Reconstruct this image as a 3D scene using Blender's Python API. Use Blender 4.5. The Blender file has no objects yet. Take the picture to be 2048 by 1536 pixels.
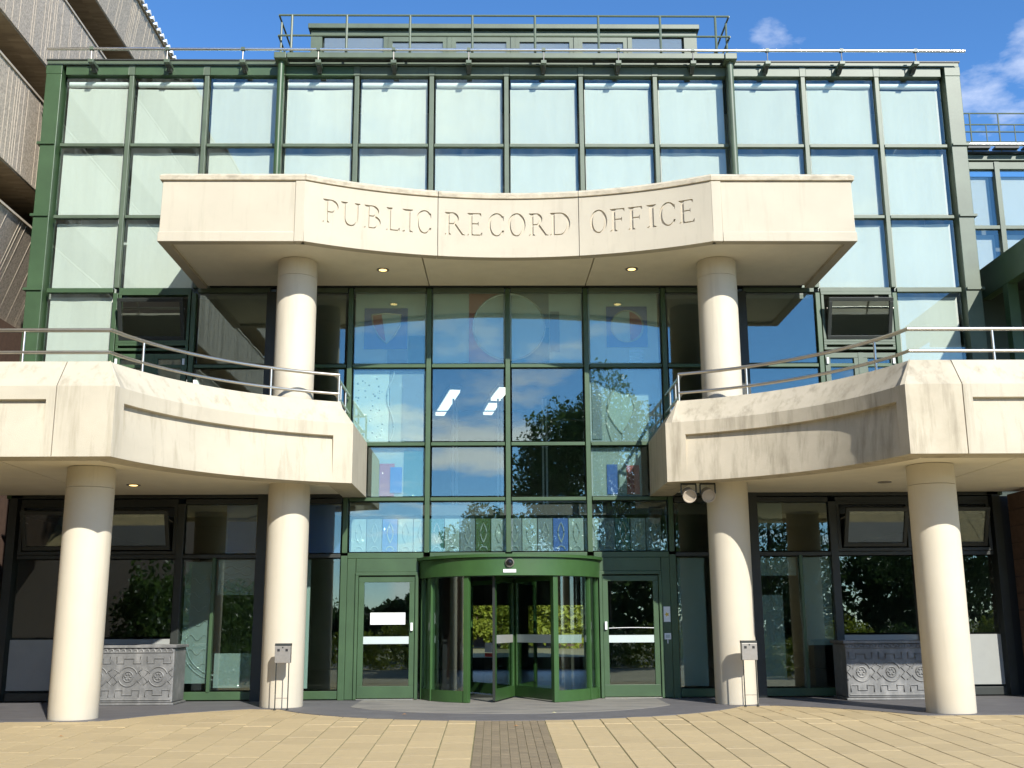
import bpy, bmesh, math, random
from mathutils import Vector, Matrix, geometry
import numpy as np
random.seed(7); np.random.seed(7)
R = math.radians
S = bpy.context.scene
COL = S.collection

# ------------------------------------------------------------------ camera
cam_d = bpy.data.cameras.new('camera'); cam = bpy.data.objects.new('camera', cam_d); COL.objects.link(cam)
cam_d.sensor_width = 36.0; cam_d.lens = 2186.85 / 2048 * 36.0; cam_d.clip_end = 2000
PITCH, YAW, ROLL = R(12.38875), R(.97697), R(.339356)
fw = Vector((math.sin(YAW) * math.cos(PITCH), math.cos(YAW) * math.cos(PITCH), math.sin(PITCH)))
rt = Vector((math.cos(YAW), -math.sin(YAW), 0)); up = rt.cross(fw)
rt2 = rt * math.cos(ROLL) - up * math.sin(ROLL)
up2 = up * math.cos(ROLL) + rt * math.sin(ROLL)
M3 = Matrix((rt2, up2, -fw)).transposed()
cam.matrix_world = Matrix.Translation((-.2646, -20.2473, 1.2035)) @ M3.to_4x4()
S.camera = cam

# ------------------------------------------------------------------ sky, sun, exposure
TOSUN = Vector((.43, -1.0, .71)).normalized()
EL = math.asin(TOSUN.z); AZ = math.atan2(TOSUN.x, TOSUN.y)
W = bpy.data.worlds.new('World'); S.world = W; W.use_nodes = True
nt = W.node_tree; nt.nodes.clear()
def N(t, typ, **kw):
    n = t.nodes.new(typ)
    for k, v in kw.items(): setattr(n, k, v)
    return n
sky = N(nt, 'ShaderNodeTexSky', sky_type='NISHITA', sun_disc=False)
sky.sun_elevation = EL; sky.sun_rotation = AZ
sky.altitude = 50; sky.air_density = .75; sky.dust_density = 0; sky.ozone_density = 4
tc = N(nt, 'ShaderNodeTexCoord'); sx = N(nt, 'ShaderNodeSeparateXYZ'); nt.links.new(tc.outputs['Generated'], sx.inputs[0])
zm = N(nt, 'ShaderNodeMath', operation='MAXIMUM'); zm.inputs[1].default_value = .04; nt.links.new(sx.outputs[2], zm.inputs[0])
za = N(nt, 'ShaderNodeMath', operation='ADD'); za.inputs[1].default_value = .12; nt.links.new(zm.outputs[0], za.inputs[0])
dx = N(nt, 'ShaderNodeMath', operation='DIVIDE'); nt.links.new(sx.outputs[0], dx.inputs[0]); nt.links.new(za.outputs[0], dx.inputs[1])
dy = N(nt, 'ShaderNodeMath', operation='DIVIDE'); nt.links.new(sx.outputs[1], dy.inputs[0]); nt.links.new(za.outputs[0], dy.inputs[1])
cx = N(nt, 'ShaderNodeCombineXYZ'); nt.links.new(dx.outputs[0], cx.inputs[0]); nt.links.new(dy.outputs[0], cx.inputs[1]); cx.inputs[2].default_value = 2.4
cn = N(nt, 'ShaderNodeTexNoise'); cn.inputs['Scale'].default_value = 1.9; cn.inputs['Detail'].default_value = 9; cn.inputs['Roughness'].default_value = .56
nt.links.new(cx.outputs[0], cn.inputs['Vector'])
cr = N(nt, 'ShaderNodeValToRGB'); cr.color_ramp.elements[0].position = .527; cr.color_ramp.elements[1].position = .67
nt.links.new(cn.outputs['Fac'], cr.inputs[0])
cm = N(nt, 'ShaderNodeMixRGB'); cm.inputs[2].default_value = (4.5, 4.55, 4.75, 1)
cs = N(nt, 'ShaderNodeMath', operation='MULTIPLY'); cs.inputs[1].default_value = .85
nt.links.new(cr.outputs[0], cs.inputs[0]); nt.links.new(cs.outputs[0], cm.inputs[0]); hs = N(nt, 'ShaderNodeHueSaturation'); hs.inputs['Saturation'].default_value = 1.15; nt.links.new(sky.outputs[0], hs.inputs['Color']); nt.links.new(hs.outputs[0], cm.inputs[1]); cl = N(nt, 'ShaderNodeMixRGB', blend_type='LIGHTEN'); cl.inputs[0].default_value = 1; cl.inputs[2].default_value = (6.0, 6.0, 6.1, 1); sb = N(nt, 'ShaderNodeSeparateColor'); cb = N(nt, 'ShaderNodeCombineColor'); nt.links.new(hs.outputs[0], sb.inputs[0]); [nt.links.new(sb.outputs[2], cb.inputs[q]) for q in range(3)]; nt.links.new(cb.outputs[0], cl.inputs[1]); nt.links.new(cl.outputs[0], cm.inputs[2])
bg = N(nt, 'ShaderNodeBackground'); bg.inputs[1].default_value = .15; nt.links.new(cm.outputs[0], bg.inputs[0])
wo = N(nt, 'ShaderNodeOutputWorld'); nt.links.new(bg.outputs[0], wo.inputs[0])

sl = bpy.data.lights.new('sun', 'SUN'); sl.energy = 4.0; sl.angle = R(.53); sl.color = (1, .962, .885)
so = bpy.data.objects.new('sun', sl); COL.objects.link(so)
so.rotation_euler = TOSUN.to_track_quat('Z', 'Y').to_euler(); so.location = TOSUN * 60
vs = S.view_settings; vs.view_transform = 'Standard'; vs.look = 'None'; vs.exposure = .76; vs.gamma = 1; vs.use_curve_mapping = False
S.render.engine = 'CYCLES'
cy = S.cycles; cy.use_denoising = True; cy.max_bounces = 5; cy.transparent_max_bounces = 14; cy.glossy_bounces = 3; cy.diffuse_bounces = 3; cy.use_adaptive_sampling = True; cy.adaptive_threshold = .02
cy.caustics_reflective = False; cy.caustics_refractive = False; cy.sample_clamp_indirect = 6
try: cy.denoiser = 'OPENIMAGEDENOISE'
except Exception: pass

# ------------------------------------------------------------------ materials
MATS = {}
def new_mat(name):
    m = bpy.data.materials.new(name); m.use_nodes = True; MATS[name] = m
    t = m.node_tree; return m, t, t.nodes['Principled BSDF'], t.nodes['Material Output']
def mat(name, col, rough=.6, metal=0, var=.12, scale=4, bump=0, bscale=60, col2=None, rnd=0, stretch=(1, 1, 1), spec=.5, detail=6):
    m, t, b, o = new_mat(name)
    b.inputs['Roughness'].default_value = rough; b.inputs['Metallic'].default_value = metal
    b.inputs['Specular IOR Level'].default_value = spec
    tcn = N(t, 'ShaderNodeTexCoord'); mp = N(t, 'ShaderNodeMapping'); mp.inputs['Scale'].default_value = stretch
    t.links.new(tcn.outputs['Object'], mp.inputs[0])
    ns = N(t, 'ShaderNodeTexNoise'); ns.inputs['Scale'].default_value = scale; ns.inputs['Detail'].default_value = detail; ns.inputs['Roughness'].default_value = .6
    t.links.new(mp.outputs[0], ns.inputs['Vector'])
    rp = N(t, 'ShaderNodeValToRGB'); rp.color_ramp.elements[0].position = .3; rp.color_ramp.elements[1].position = .7
    c2 = col2 or tuple(min(1, c * (1 + var)) for c in col); c1 = tuple(c * (1 - var) for c in col)
    rp.color_ramp.elements[0].color = (*c1, 1); rp.color_ramp.elements[1].color = (*c2, 1)
    t.links.new(ns.outputs['Fac'], rp.inputs[0]); out = rp.outputs[0]
    if rnd:
        oi = N(t, 'ShaderNodeObjectInfo'); mr = N(t, 'ShaderNodeMapRange'); mr.inputs['To Min'].default_value = 1 - rnd; mr.inputs['To Max'].default_value = 1 + rnd
        t.links.new(oi.outputs['Random'], mr.inputs[0])
        mx = N(t, 'ShaderNodeMixRGB', blend_type='MULTIPLY'); mx.inputs[0].default_value = 1
        t.links.new(out, mx.inputs[1]); t.links.new(mr.outputs[0], mx.inputs[2]); out = mx.outputs[0]
    t.links.new(out, b.inputs['Base Color'])
    if bump:
        n2 = N(t, 'ShaderNodeTexNoise'); n2.inputs['Scale'].default_value = bscale; n2.inputs['Detail'].default_value = 4
        t.links.new(tcn.outputs['Object'], n2.inputs['Vector'])
        bp = N(t, 'ShaderNodeBump'); bp.inputs['Strength'].default_value = bump; bp.inputs['Distance'].default_value = .02
        t.links.new(n2.outputs['Fac'], bp.inputs['Height']); t.links.new(bp.outputs[0], b.inputs['Normal'])
    return m
def stain(m, col, scale, stretch, lo, hi, amt):
    """streaky dirt over a material made with mat()"""
    t = m.node_tree; b = t.nodes['Principled BSDF']; src = b.inputs['Base Color'].links[0].from_socket
    tcn = N(t, 'ShaderNodeTexCoord'); mp = N(t, 'ShaderNodeMapping'); mp.inputs['Scale'].default_value = stretch
    t.links.new(tcn.outputs['Object'], mp.inputs[0])
    ns = N(t, 'ShaderNodeTexNoise'); ns.inputs['Scale'].default_value = scale; ns.inputs['Detail'].default_value = 8; ns.inputs['Roughness'].default_value = .65
    t.links.new(mp.outputs[0], ns.inputs['Vector'])
    rp = N(t, 'ShaderNodeMapRange'); rp.inputs['From Min'].default_value = lo; rp.inputs['From Max'].default_value = hi; rp.inputs['To Max'].default_value = amt
    t.links.new(ns.outputs['Fac'], rp.inputs[0])
    mx = N(t, 'ShaderNodeMixRGB'); mx.inputs[2].default_value = (*col, 1)
    t.links.new(rp.outputs[0], mx.inputs[0]); t.links.new(src, mx.inputs[1]); t.links.new(mx.outputs[0], b.inputs['Base Color'])
    return m
def glass(name, tint, base=.10, rough=0., wave=0, wscale=3, frost=0, fcol=(.8, .9, .88), dirt=0):
    m, t, b, o = new_mat(name); t.nodes.remove(b)
    tr = N(t, 'ShaderNodeBsdfTransparent'); tr.inputs[0].default_value = (*tint, 1)
    gl = N(t, 'ShaderNodeBsdfGlossy'); gl.inputs['Roughness'].default_value = rough; gl.inputs['Color'].default_value = (.86, .97, .92, 1)
    ge = N(t, 'ShaderNodeNewGeometry'); dt = N(t, 'ShaderNodeVectorMath', operation='DOT_PRODUCT')
    t.links.new(ge.outputs['Incoming'], dt.inputs[0]); t.links.new(ge.outputs['Normal'], dt.inputs[1])
    ab = N(t, 'ShaderNodeMath', operation='ABSOLUTE'); t.links.new(dt.outputs['Value'], ab.inputs[0])
    om = N(t, 'ShaderNodeMath', operation='SUBTRACT', use_clamp=True); om.inputs[0].default_value = 1; t.links.new(ab.outputs[0], om.inputs[1])
    fr = N(t, 'ShaderNodeMath', operation='POWER'); fr.inputs[1].default_value = 5; t.links.new(om.outputs[0], fr.inputs[0])
    mr = N(t, 'ShaderNodeMapRange'); mr.inputs['From Max'].default_value = 1; mr.inputs['To Min'].default_value = base; mr.inputs['To Max'].default_value = 1
    t.links.new(fr.outputs[0], mr.inputs[0])
    first = tr.outputs[0]
    if frost:
        df = N(t, 'ShaderNodeBsdfDiffuse'); df.inputs[0].default_value = (*fcol, 1)
        tl = N(t, 'ShaderNodeBsdfTranslucent'); tl.inputs[0].default_value = (*fcol, 1)
        ad = N(t, 'ShaderNodeMixShader'); ad.inputs[0].default_value = .35
        t.links.new(df.outputs[0], ad.inputs[1]); t.links.new(tl.outputs[0], ad.inputs[2])
        mf = N(t, 'ShaderNodeMixShader'); mf.inputs[0].default_value = frost
        t.links.new(tr.outputs[0], mf.inputs[1]); t.links.new(ad.outputs[0], mf.inputs[2]); first = mf.outputs[0]
    if dirt:
        tcd = N(t, 'ShaderNodeTexCoord'); oi = N(t, 'ShaderNodeObjectInfo'); va = N(t, 'ShaderNodeVectorMath', operation='ADD')
        t.links.new(tcd.outputs['Object'], va.inputs[0]); ms = N(t, 'ShaderNodeMath', operation='MULTIPLY'); ms.inputs[1].default_value = 37; t.links.new(oi.outputs['Random'], ms.inputs[0]); t.links.new(ms.outputs[0], va.inputs[1])
        mp = N(t, 'ShaderNodeMapping'); mp.inputs['Scale'].default_value = (6, 6, .7); t.links.new(va.outputs[0], mp.inputs[0])
        nd = N(t, 'ShaderNodeTexNoise'); nd.inputs['Scale'].default_value = 1.2; nd.inputs['Detail'].default_value = 8; t.links.new(mp.outputs[0], nd.inputs['Vector'])
        md = N(t, 'ShaderNodeMapRange'); md.inputs['From Min'].default_value = .42; md.inputs['From Max'].default_value = .75; md.inputs['To Max'].default_value = dirt; t.links.new(nd.outputs['Fac'], md.inputs[0])
        dd = N(t, 'ShaderNodeBsdfDiffuse'); dd.inputs[0].default_value = (.5, .52, .48, 1); mxd = N(t, 'ShaderNodeMixShader'); t.links.new(md.outputs[0], mxd.inputs[0]); t.links.new(first, mxd.inputs[1]); t.links.new(dd.outputs[0], mxd.inputs[2]); first = mxd.outputs[0]
    if wave:
        tcn = N(t, 'ShaderNodeTexCoord'); ns = N(t, 'ShaderNodeTexNoise'); ns.inputs['Scale'].default_value = wscale; ns.inputs['Detail'].default_value = 3
        ns.inputs['Distortion'].default_value = 1.2 if wave > .1 else 0
        t.links.new(tcn.outputs['Object'], ns.inputs['Vector'])
        bp = N(t, 'ShaderNodeBump'); bp.inputs['Strength'].default_value = wave; bp.inputs['Distance'].default_value = .03
        t.links.new(ns.outputs['Fac'], bp.inputs['Height']); t.links.new(bp.outputs[0], gl.inputs['Normal'])
    mx = N(t, 'ShaderNodeMixShader'); t.links.new(mr.outputs[0], mx.inputs[0]); t.links.new(first, mx.inputs[1]); t.links.new(gl.outputs[0], mx.inputs[2])
    t.links.new(mx.outputs[0], o.inputs[0])
    return m
def emit(name, col, s):
    m, t, b, o = new_mat(name); b.inputs['Base Color'].default_value = (*col, 1)
    b.inputs['Emission Color'].default_value = (*col, 1); b.inputs['Emission Strength'].default_value = s; m.cycles.emission_sampling = 'NONE'; return m
def leafmat(name, col, var=.35):
    m = mat(name, col, .5, var=var, scale=1.3, spec=.3)
    t = m.node_tree; b = t.nodes['Principled BSDF']; o = t.nodes['Material Output']
    tl = N(t, 'ShaderNodeBsdfTranslucent'); mx = N(t, 'ShaderNodeMixShader'); mx.inputs[0].default_value = .45
    t.links.new(b.inputs['Base Color'].links[0].from_socket, tl.inputs[0])
    t.links.new(b.outputs[0], mx.inputs[1]); t.links.new(tl.outputs[0], mx.inputs[2]); t.links.new(mx.outputs[0], o.inputs[0]); return m

CONC = stain(mat('cast_stone', (.49, .44, .34), .85, var=.05, scale=1.2, bump=.12, bscale=90), (.27, .235, .165), 1.3, (4.5, 4.5, .45), .54, .82, .38)
CONC_D = stain(stain(mat('cast_stone_weathered', (.50, .44, .33), .88, var=.07, scale=1.6, bump=.15, bscale=80), (.18, .15, .10), 1.2, (4.2, 4.2, .5), .49, .74, .72), (.2, .17, .1), .6, (1, 1, 1), .5, .75, .4)
CONC_C = stain(mat('cast_stone_coping', (.50, .44, .33), .9, var=.16, scale=7, bump=.3, bscale=40), (.20, .17, .12), 4.5, (1, 1, 2), .50, .72, .6)
CONC_B = stain(mat('cast_stone_streaked', (.50, .45, .345), .87, var=.07, scale=1.5, bump=.2, bscale=85), (.24, .20, .13), 1.3, (5, 5, .45), .52, .78, .6)
COLM = stain(mat('smooth_stone', (.62, .56, .44), .75, var=.03, scale=2, bump=.05, bscale=120), (.36, .31, .22), 1.2, (4, 4, .3), .55, .82, .4)
SOFF = mat('soffit_render', (.86, .80, .64), .9, var=.04, scale=3, bump=.2, bscale=140)
LETM = mat('letter_cut_stone', (.52, .46, .355), .9, var=.08, scale=6)
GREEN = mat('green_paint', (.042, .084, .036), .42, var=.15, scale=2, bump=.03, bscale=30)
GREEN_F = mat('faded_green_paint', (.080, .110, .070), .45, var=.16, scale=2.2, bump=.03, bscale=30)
GREEN_B = mat('bright_green_paint', (.036, .090, .025), .38, var=.14, scale=2)
STEEL = mat('brushed_steel', (.62, .58, .50), .32, 1, var=.06, scale=8)
STEEL_B = mat('bright_steel', (.80, .78, .74), .22, 1, var=.04, scale=8)
RAILP = mat('rail_paint', (.10, .13, .085), .4, var=.05)
BLIND = mat('blind_fabric', (.57, .565, .52), .9, var=.015, scale=2, rnd=.035)
GLASS = glass('window_glass', (.945, .985, .965), .075, 0, wave=.01, wscale=1.1, dirt=.035)
GLASS_C = glass('clear_glass', (.93, .975, .955), .125, 0, wave=.022, wscale=1.3)
GLASS_G = glass('dark_glass', (.86, .90, .88), .09, 0, wave=.008, wscale=1.5)
ETCH = glass('etched_glass', (.92, .96, .95), .04, .06, wave=.9, wscale=9, frost=.66, fcol=(.70, .88, .82))
ETCH_L = glass('lightly_etched_glass', (.92, .96, .95), .04, .04, wave=.8, wscale=7, frost=.36, fcol=(.66, .85, .82))
AB = glass('blue_art_glass', (.25, .40, .75), .05, .05, wave=.5, wscale=12, frost=.75, fcol=(.12, .24, .60))
AR = glass('red_art_glass', (.6, .25, .22), .05, .05, wave=.5, wscale=12, frost=.7, fcol=(.55, .18, .16))
AG = glass('green_art_glass', (.25, .5, .45), .05, .05, wave=.5, wscale=12, frost=.5, fcol=(.14, .34, .31))
AL = glass('lime_art_glass', (.4, .6, .25), .05, .05, wave=.5, wscale=12, frost=.4, fcol=(.18, .28, .12))
AGY = glass('grey_art_glass', (.45, .52, .55), .05, .05, wave=.5, wscale=12, frost=.6, fcol=(.34, .44, .46))
RIDGE = glass('moulded_glass', (.9, .95, .93), .22, .03, wave=.4, wscale=20, frost=.4, fcol=(.75, .88, .85))
WHITE = mat('white_paint', (.78, .80, .78), .5, var=.02)
FROST = mat('frosted_film', (.45, .52, .50), .5, var=.03)
PANELG = mat('grey_panel', (.30, .31, .29), .55, var=.04)
BLACK = mat('black_gap', (.012, .012, .012), .6, var=.1)
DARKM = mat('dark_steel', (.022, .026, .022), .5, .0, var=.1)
GREYM = mat('grey_metal', (.30, .28, .25), .42, .5, var=.08, scale=20)
LEAD = stain(mat('lead_sheet', (.165, .165, .16), .62, .25, var=.15, scale=9, bump=.12, bscale=30), (.38, .37, .35), 2.2, (2, 2, 1), .5, .72, .55)
SLATE = stain(mat('slate_paving', (.115, .110, .112), .7, var=.12, scale=2.4, bump=.08, bscale=40), (.26, .25, .23), 1.3, (1, 3, 1), .55, .8, .5)
APRON = stain(mat('grey_apron', (.235, .22, .19), .8, var=.10, scale=1.6, bump=.08, bscale=40), (.13, .125, .12), 1.1, (1, 2.4, 1), .46, .66, .75)
SLAB = stain(stain(stain(mat('buff_slab', (.455, .35, .185), .88, var=.14, scale=4, bump=.3, bscale=55, rnd=.07, stretch=(1, 5, 1)), (.27, .225, .16), 3.2, (1, 7, 1), .50, .74, .75), (.60, .49, .28), 5, (1, 9, 1), .6, .75, .5), (.17, .14, .09), 16, (1, 1.4, 1), .70, .74, .7)
BRICKP = mat('grey_paver', (.21, .165, .10), .88, var=.1, scale=6, bump=.25, bscale=60, rnd=.10)
JOINT = mat('mossy_joint', (.20, .18, .085), .95, var=.35, scale=9)
GROUND = mat('forecourt_ground', (.46, .39, .26), .95, var=.2, scale=.8)
AGG = mat('exposed_aggregate', (.44, .375, .295), .95, var=.36, scale=24, bump=.5, bscale=45, detail=3)
AGG_L = mat('aggregate_ribs', (.49, .42, .325), .9, var=.15, scale=12)
BOARD = mat('board_marked_concrete', (.34, .27, .18), .9, var=.3, scale=1.2, stretch=(1, 7, 7), bump=.2, bscale=20)
BROWN = mat('brown_brick', (.095, .055, .037), .9, var=.2, scale=8, bump=.2)
IN_W = mat('inner_wall', (.20, .20, .18), .9, var=.05); IN_F = mat('inner_floor', (.06, .06, .055), .4, var=.1); IN_C = mat('inner_ceiling', (.30, .30, .28), .9, var=.03)
LAMP_ON = emit('warm_lamp', (1, .66, .24), 1.8); TUBE_ON = emit('lit_tube', (.95, 1, .92), .9)
LAMP_OFF = mat('unlit_lamp', (.32, .28, .22), .4)
LEAF = leafmat('leaf_green', (.095, .16, .045)); LEAF2 = leafmat('leaf_yellow_green', (.30, .34, .045)); LEAF3 = leafmat('leaf_dark', (.055, .095, .03))
BARK = mat('bark', (.09, .07, .05), .95, var=.3, scale=8, bump=.4)
CARW = mat('car_paint', (.55, .57, .6), .25, var=.02); TYRE = mat('tyre', (.02, .02, .02), .8)
ORANGE = mat('dry_leaf', (.42, .20, .06), .8, var=.2); PALE = mat('pale_leaf', (.55, .52, .25), .8, var=.2)
REDP = mat('red_print', (.55, .08, .07), .5); YEL = mat('yellow_print', (.70, .48, .06), .5)

# ------------------------------------------------------------------ mesh helpers
class MB:
    def __init__(s): s.v = []; s.f = []
    def add(s, vs, fs):
        o = len(s.v); s.v += [tuple(p) for p in vs]; s.f += [tuple(i + o for i in f) for f in fs]; return s
    def box(s, x0, x1, y0, y1, z0, z1):
        if x0 > x1: x0, x1 = x1, x0
        if y0 > y1: y0, y1 = y1, y0
        if z0 > z1: z0, z1 = z1, z0
        return s.add([(x0, y0, z0), (x1, y0, z0), (x1, y1, z0), (x0, y1, z0), (x0, y0, z1), (x1, y0, z1), (x1, y1, z1), (x0, y1, z1)],
                     [(3, 2, 1, 0), (4, 5, 6, 7), (0, 1, 5, 4), (1, 2, 6, 5), (2, 3, 7, 6), (3, 0, 4, 7)])
    def hexa(s, b, t):   # 4 bottom, 4 top points
        return s.add(list(b) + list(t), [(3, 2, 1, 0), (4, 5, 6, 7), (0, 1, 5, 4), (1, 2, 6, 5), (2, 3, 7, 6), (3, 0, 4, 7)])
    def tube(s, p0, p1, r, n=10, r1=None):
        p0, p1 = Vector(p0), Vector(p1); d = (p1 - p0).normalized(); a = d.orthogonal().normalized(); b = d.cross(a)
        r1 = r if r1 is None else r1
        vs = [p0 + (a * math.cos(t) + b * math.sin(t)) * r for t in [2 * math.pi * i / n for i in range(n)]]
        vs += [p1 + (a * math.cos(t) + b * math.sin(t)) * r1 for t in [2 * math.pi * i / n for i in range(n)]]
        return s.add(vs, [(i, (i + 1) % n, n + (i + 1) % n, n + i) for i in range(n)] + [tuple(range(n - 1, -1, -1)), tuple(range(n, 2 * n))])
    def path(s, pts, r, n=8):
        pts = [Vector(p) for p in pts]; vs = []; fs = []
        for i, p in enumerate(pts):
            d = (pts[min(i + 1, len(pts) - 1)] - pts[max(i - 1, 0)]).normalized()
            a = d.cross(Vector((0, 0, 1)));
            if a.length < .05: a = Vector((1, 0, 0))
            a.normalize(); b = d.cross(a)
            vs += [p + (a * math.cos(2 * math.pi * k / n) + b * math.sin(2 * math.pi * k / n)) * r for k in range(n)]
        for i in range(len(pts) - 1):
            fs += [(i * n + k, i * n + (k + 1) % n, (i + 1) * n + (k + 1) % n, (i + 1) * n + k) for k in range(n)]
        m = (len(pts) - 1) * n
        return s.add(vs, fs + [tuple(range(n - 1, -1, -1)), tuple(range(m, m + n))])
    def lathe(s, x, y, prof, n=48):
        vs = []; fs = []
        for r, z in prof: vs += [(x + r * math.cos(2 * math.pi * k / n), y + r * math.sin(2 * math.pi * k / n), z) for k in range(n)]
        for i in range(len(prof) - 1): fs += [(i * n + k, i * n + (k + 1) % n, (i + 1) * n + (k + 1) % n, (i + 1) * n + k) for k in range(n)]
        m = (len(prof) - 1) * n
        return s.add(vs, fs + [tuple(range(n - 1, -1, -1)), tuple(range(m, m + n))])
    def prism(s, poly, z0, z1):
        n = len(poly); vs = [(p[0], p[1], z0) for p in poly] + [(p[0], p[1], z1) for p in poly]
        return s.add(vs, [tuple(range(n - 1, -1, -1)), tuple(range(n, 2 * n))] + [(i, (i + 1) % n, n + (i + 1) % n, n + i) for i in range(n)])
    def prismY(s, poly, y0, y1):   # polygon in x,z
        n = len(poly); vs = [(p[0], y0, p[1]) for p in poly] + [(p[0], y1, p[1]) for p in poly]
        return s.add(vs, [tuple(range(n)), tuple(range(2 * n - 1, n - 1, -1))] + [((i + 1) % n, i, n + i, n + (i + 1) % n) for i in range(n)])
    def sweep(s, path, prof):
        P = [Vector(p) for p in path]; n = len(prof); vs = []; fs = []
        for i, p in enumerate(P):
            d0 = (P[i] - P[i - 1]).normalized() if i else (P[1] - P[0]).normalized()
            d1 = (P[i + 1] - P[i]).normalized() if i < len(P) - 1 else d0
            n0 = Vector((-d0.y, d0.x)); n1 = Vector((-d1.y, d1.x)); m = (n0 + n1).normalized(); m /= max(.3, m.dot(n0))
            vs += [(p.x + m.x * d, p.y + m.y * d, z) for d, z in prof]
        for i in range(len(P) - 1): fs += [(i * n + (k + 1) % n, i * n + k, (i + 1) * n + k, (i + 1) * n + (k + 1) % n) for k in range(n)]
        m = (len(P) - 1) * n
        return s.add(vs, fs + [tuple(range(n)), tuple(range(m + n - 1, m - 1, -1))])
    def mirror(s):
        s.v = [(-x, y, z) for x, y, z in s.v]; s.f = [tuple(reversed(f)) for f in s.f]; return s
    def mesh(s, name):
        me = bpy.data.meshes.new(name); me.from_pydata(s.v, [], s.f); me.validate(); me.update(); return me
    def build(s, name, m, parent=None, smooth=0, bevel=0):
        o = bpy.data.objects.new(name, s.mesh(name)); COL.objects.link(o); o.data.materials.append(m)
        bm = bmesh.new(); bm.from_mesh(o.data); bmesh.ops.recalc_face_normals(bm, faces=bm.faces); bm.to_mesh(o.data); bm.free()
        if smooth:
            for p in o.data.polygons: p.use_smooth = True
            o.data.set_sharp_from_angle(angle=R(smooth))
        if bevel:
            b = o.modifiers.new('bevel', 'BEVEL'); b.width = bevel; b.segments = 2; b.limit_method = 'ANGLE'; b.angle_limit = R(35); b.harden_normals = False
        if parent: o.parent = parent; o.matrix_parent_inverse = parent.matrix_world.inverted()
        return o
def tag(o, label, cat, group=None, kind=None):
    o['label'] = label; o['category'] = cat
    if group: o['group'] = group
    if kind: o['kind'] = kind
    return o
def struct(o): o['kind'] = 'structure'; return o
def thing(name, label, cat, group=None, loc=(0, 0, 0)):
    o = bpy.data.objects.new(name, None); o.empty_display_size = .2; COL.objects.link(o); o.location = loc; o.matrix_world = Matrix.Translation(loc)
    return tag(o, label, cat, group)
def copyof(o, parent, loc=None, rot=None, name=None):
    c = o.copy(); COL.objects.link(c); c.parent = parent
    if parent: c.matrix_parent_inverse = parent.matrix_world.inverted()
    if loc is not None: c.location = loc
    if rot is not None: c.rotation_euler = rot
    return c
def circ3(a, b, c):
    ax, ay = a; bx, by = b; cx_, cy_ = c
    d = 2 * (ax * (by - cy_) + bx * (cy_ - ay) + cx_ * (ay - by))
    ux = ((ax * ax + ay * ay) * (by - cy_) + (bx * bx + by * by) * (cy_ - ay) + (cx_ * cx_ + cy_ * cy_) * (ay - by)) / d
    uy = ((ax * ax + ay * ay) * (cx_ - bx) + (bx * bx + by * by) * (ax - cx_) + (cx_ * cx_ + cy_ * cy_) * (bx - ax)) / d
    return ux, uy, math.hypot(ax - ux, ay - uy)

ZG = -.10          # level of the apron by the doors
SLOPE = .037; YS = -4.4
def gz(y):         # forecourt level
    return ZG - .008 - (SLOPE * (YS - y) if y < YS else 0)

# ------------------------------------------------------------------ ground
YEND = -24.0
g = MB()
g.add([(-400, 60, ZG - .015), (400, 60, ZG - .015), (400, YS, ZG - .015), (-400, YS, ZG - .015), (400, YEND, gz(YEND) - .007), (-400, YEND, gz(YEND) - .007), (400, -500, gz(YEND) - .007), (-400, -500, gz(YEND) - .007)],
      [(3, 2, 1, 0), (5, 4, 2, 3), (7, 6, 4, 5)])
struct(g.build('ground', JOINT))
pv = MB()   # far forecourt behind the camera, seen only in the glass
pv.add([(-60, -10.1, gz(-10.1) + .001), (60, -10.1, gz(-10.1) + .001), (60, YEND, gz(YEND) + .001), (-60, YEND, gz(YEND) + .001), (60, -34, gz(YEND) + .001), (-60, -34, gz(YEND) + .001)], [(0, 3, 2, 1), (3, 5, 4, 2)])
fore = struct(pv.build('forecourt', GROUND))
road = MB().box(-120, 120, -44, -34, gz(YEND) - .06, gz(YEND) + .004).build('road', mat('asphalt', (.06, .06, .06), .85, var=.15)); struct(road)

# apron outline (dark slate) with the half-round step in the middle and the hollow curves at the sides
apr_c = (0, -.35); apr_r = 4.05
half = [(apr_r * math.sin(a), apr_c[1] - apr_r * math.cos(a)) for a in [R(t) for t in np.linspace(0, 65.5, 16)]]
ux, uy, ur = circ3((3.95, -1.75), (5.15, -2.75), (5.85, -4.05))
a0 = math.atan2(-1.90 - uy, 3.80 - ux); a1 = math.atan2(-4.05 - uy, 5.85 - ux)
side = [(ux + ur * math.cos(t), uy + ur * math.sin(t)) for t in np.linspace(a0, a1, 10)]
rightb = half + side[1:] + [(9.6, -4.05), (9.6, .6)]
poly = [(-x, y) for x, y in reversed(rightb)] + rightb[1:]
pav = struct(MB().prism(poly, ZG - .2, ZG).build('apron', SLATE))
inn = [(2.95 * math.sin(a), -.35 - 2.95 * math.cos(a)) for a in [R(t) for t in np.linspace(-62, 62, 30)]] + [(2.6, .3), (-2.6, .3)]
MB().prism(inn, ZG - .1, ZG + .005).build('apron_slab', APRON, pav)
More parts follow.
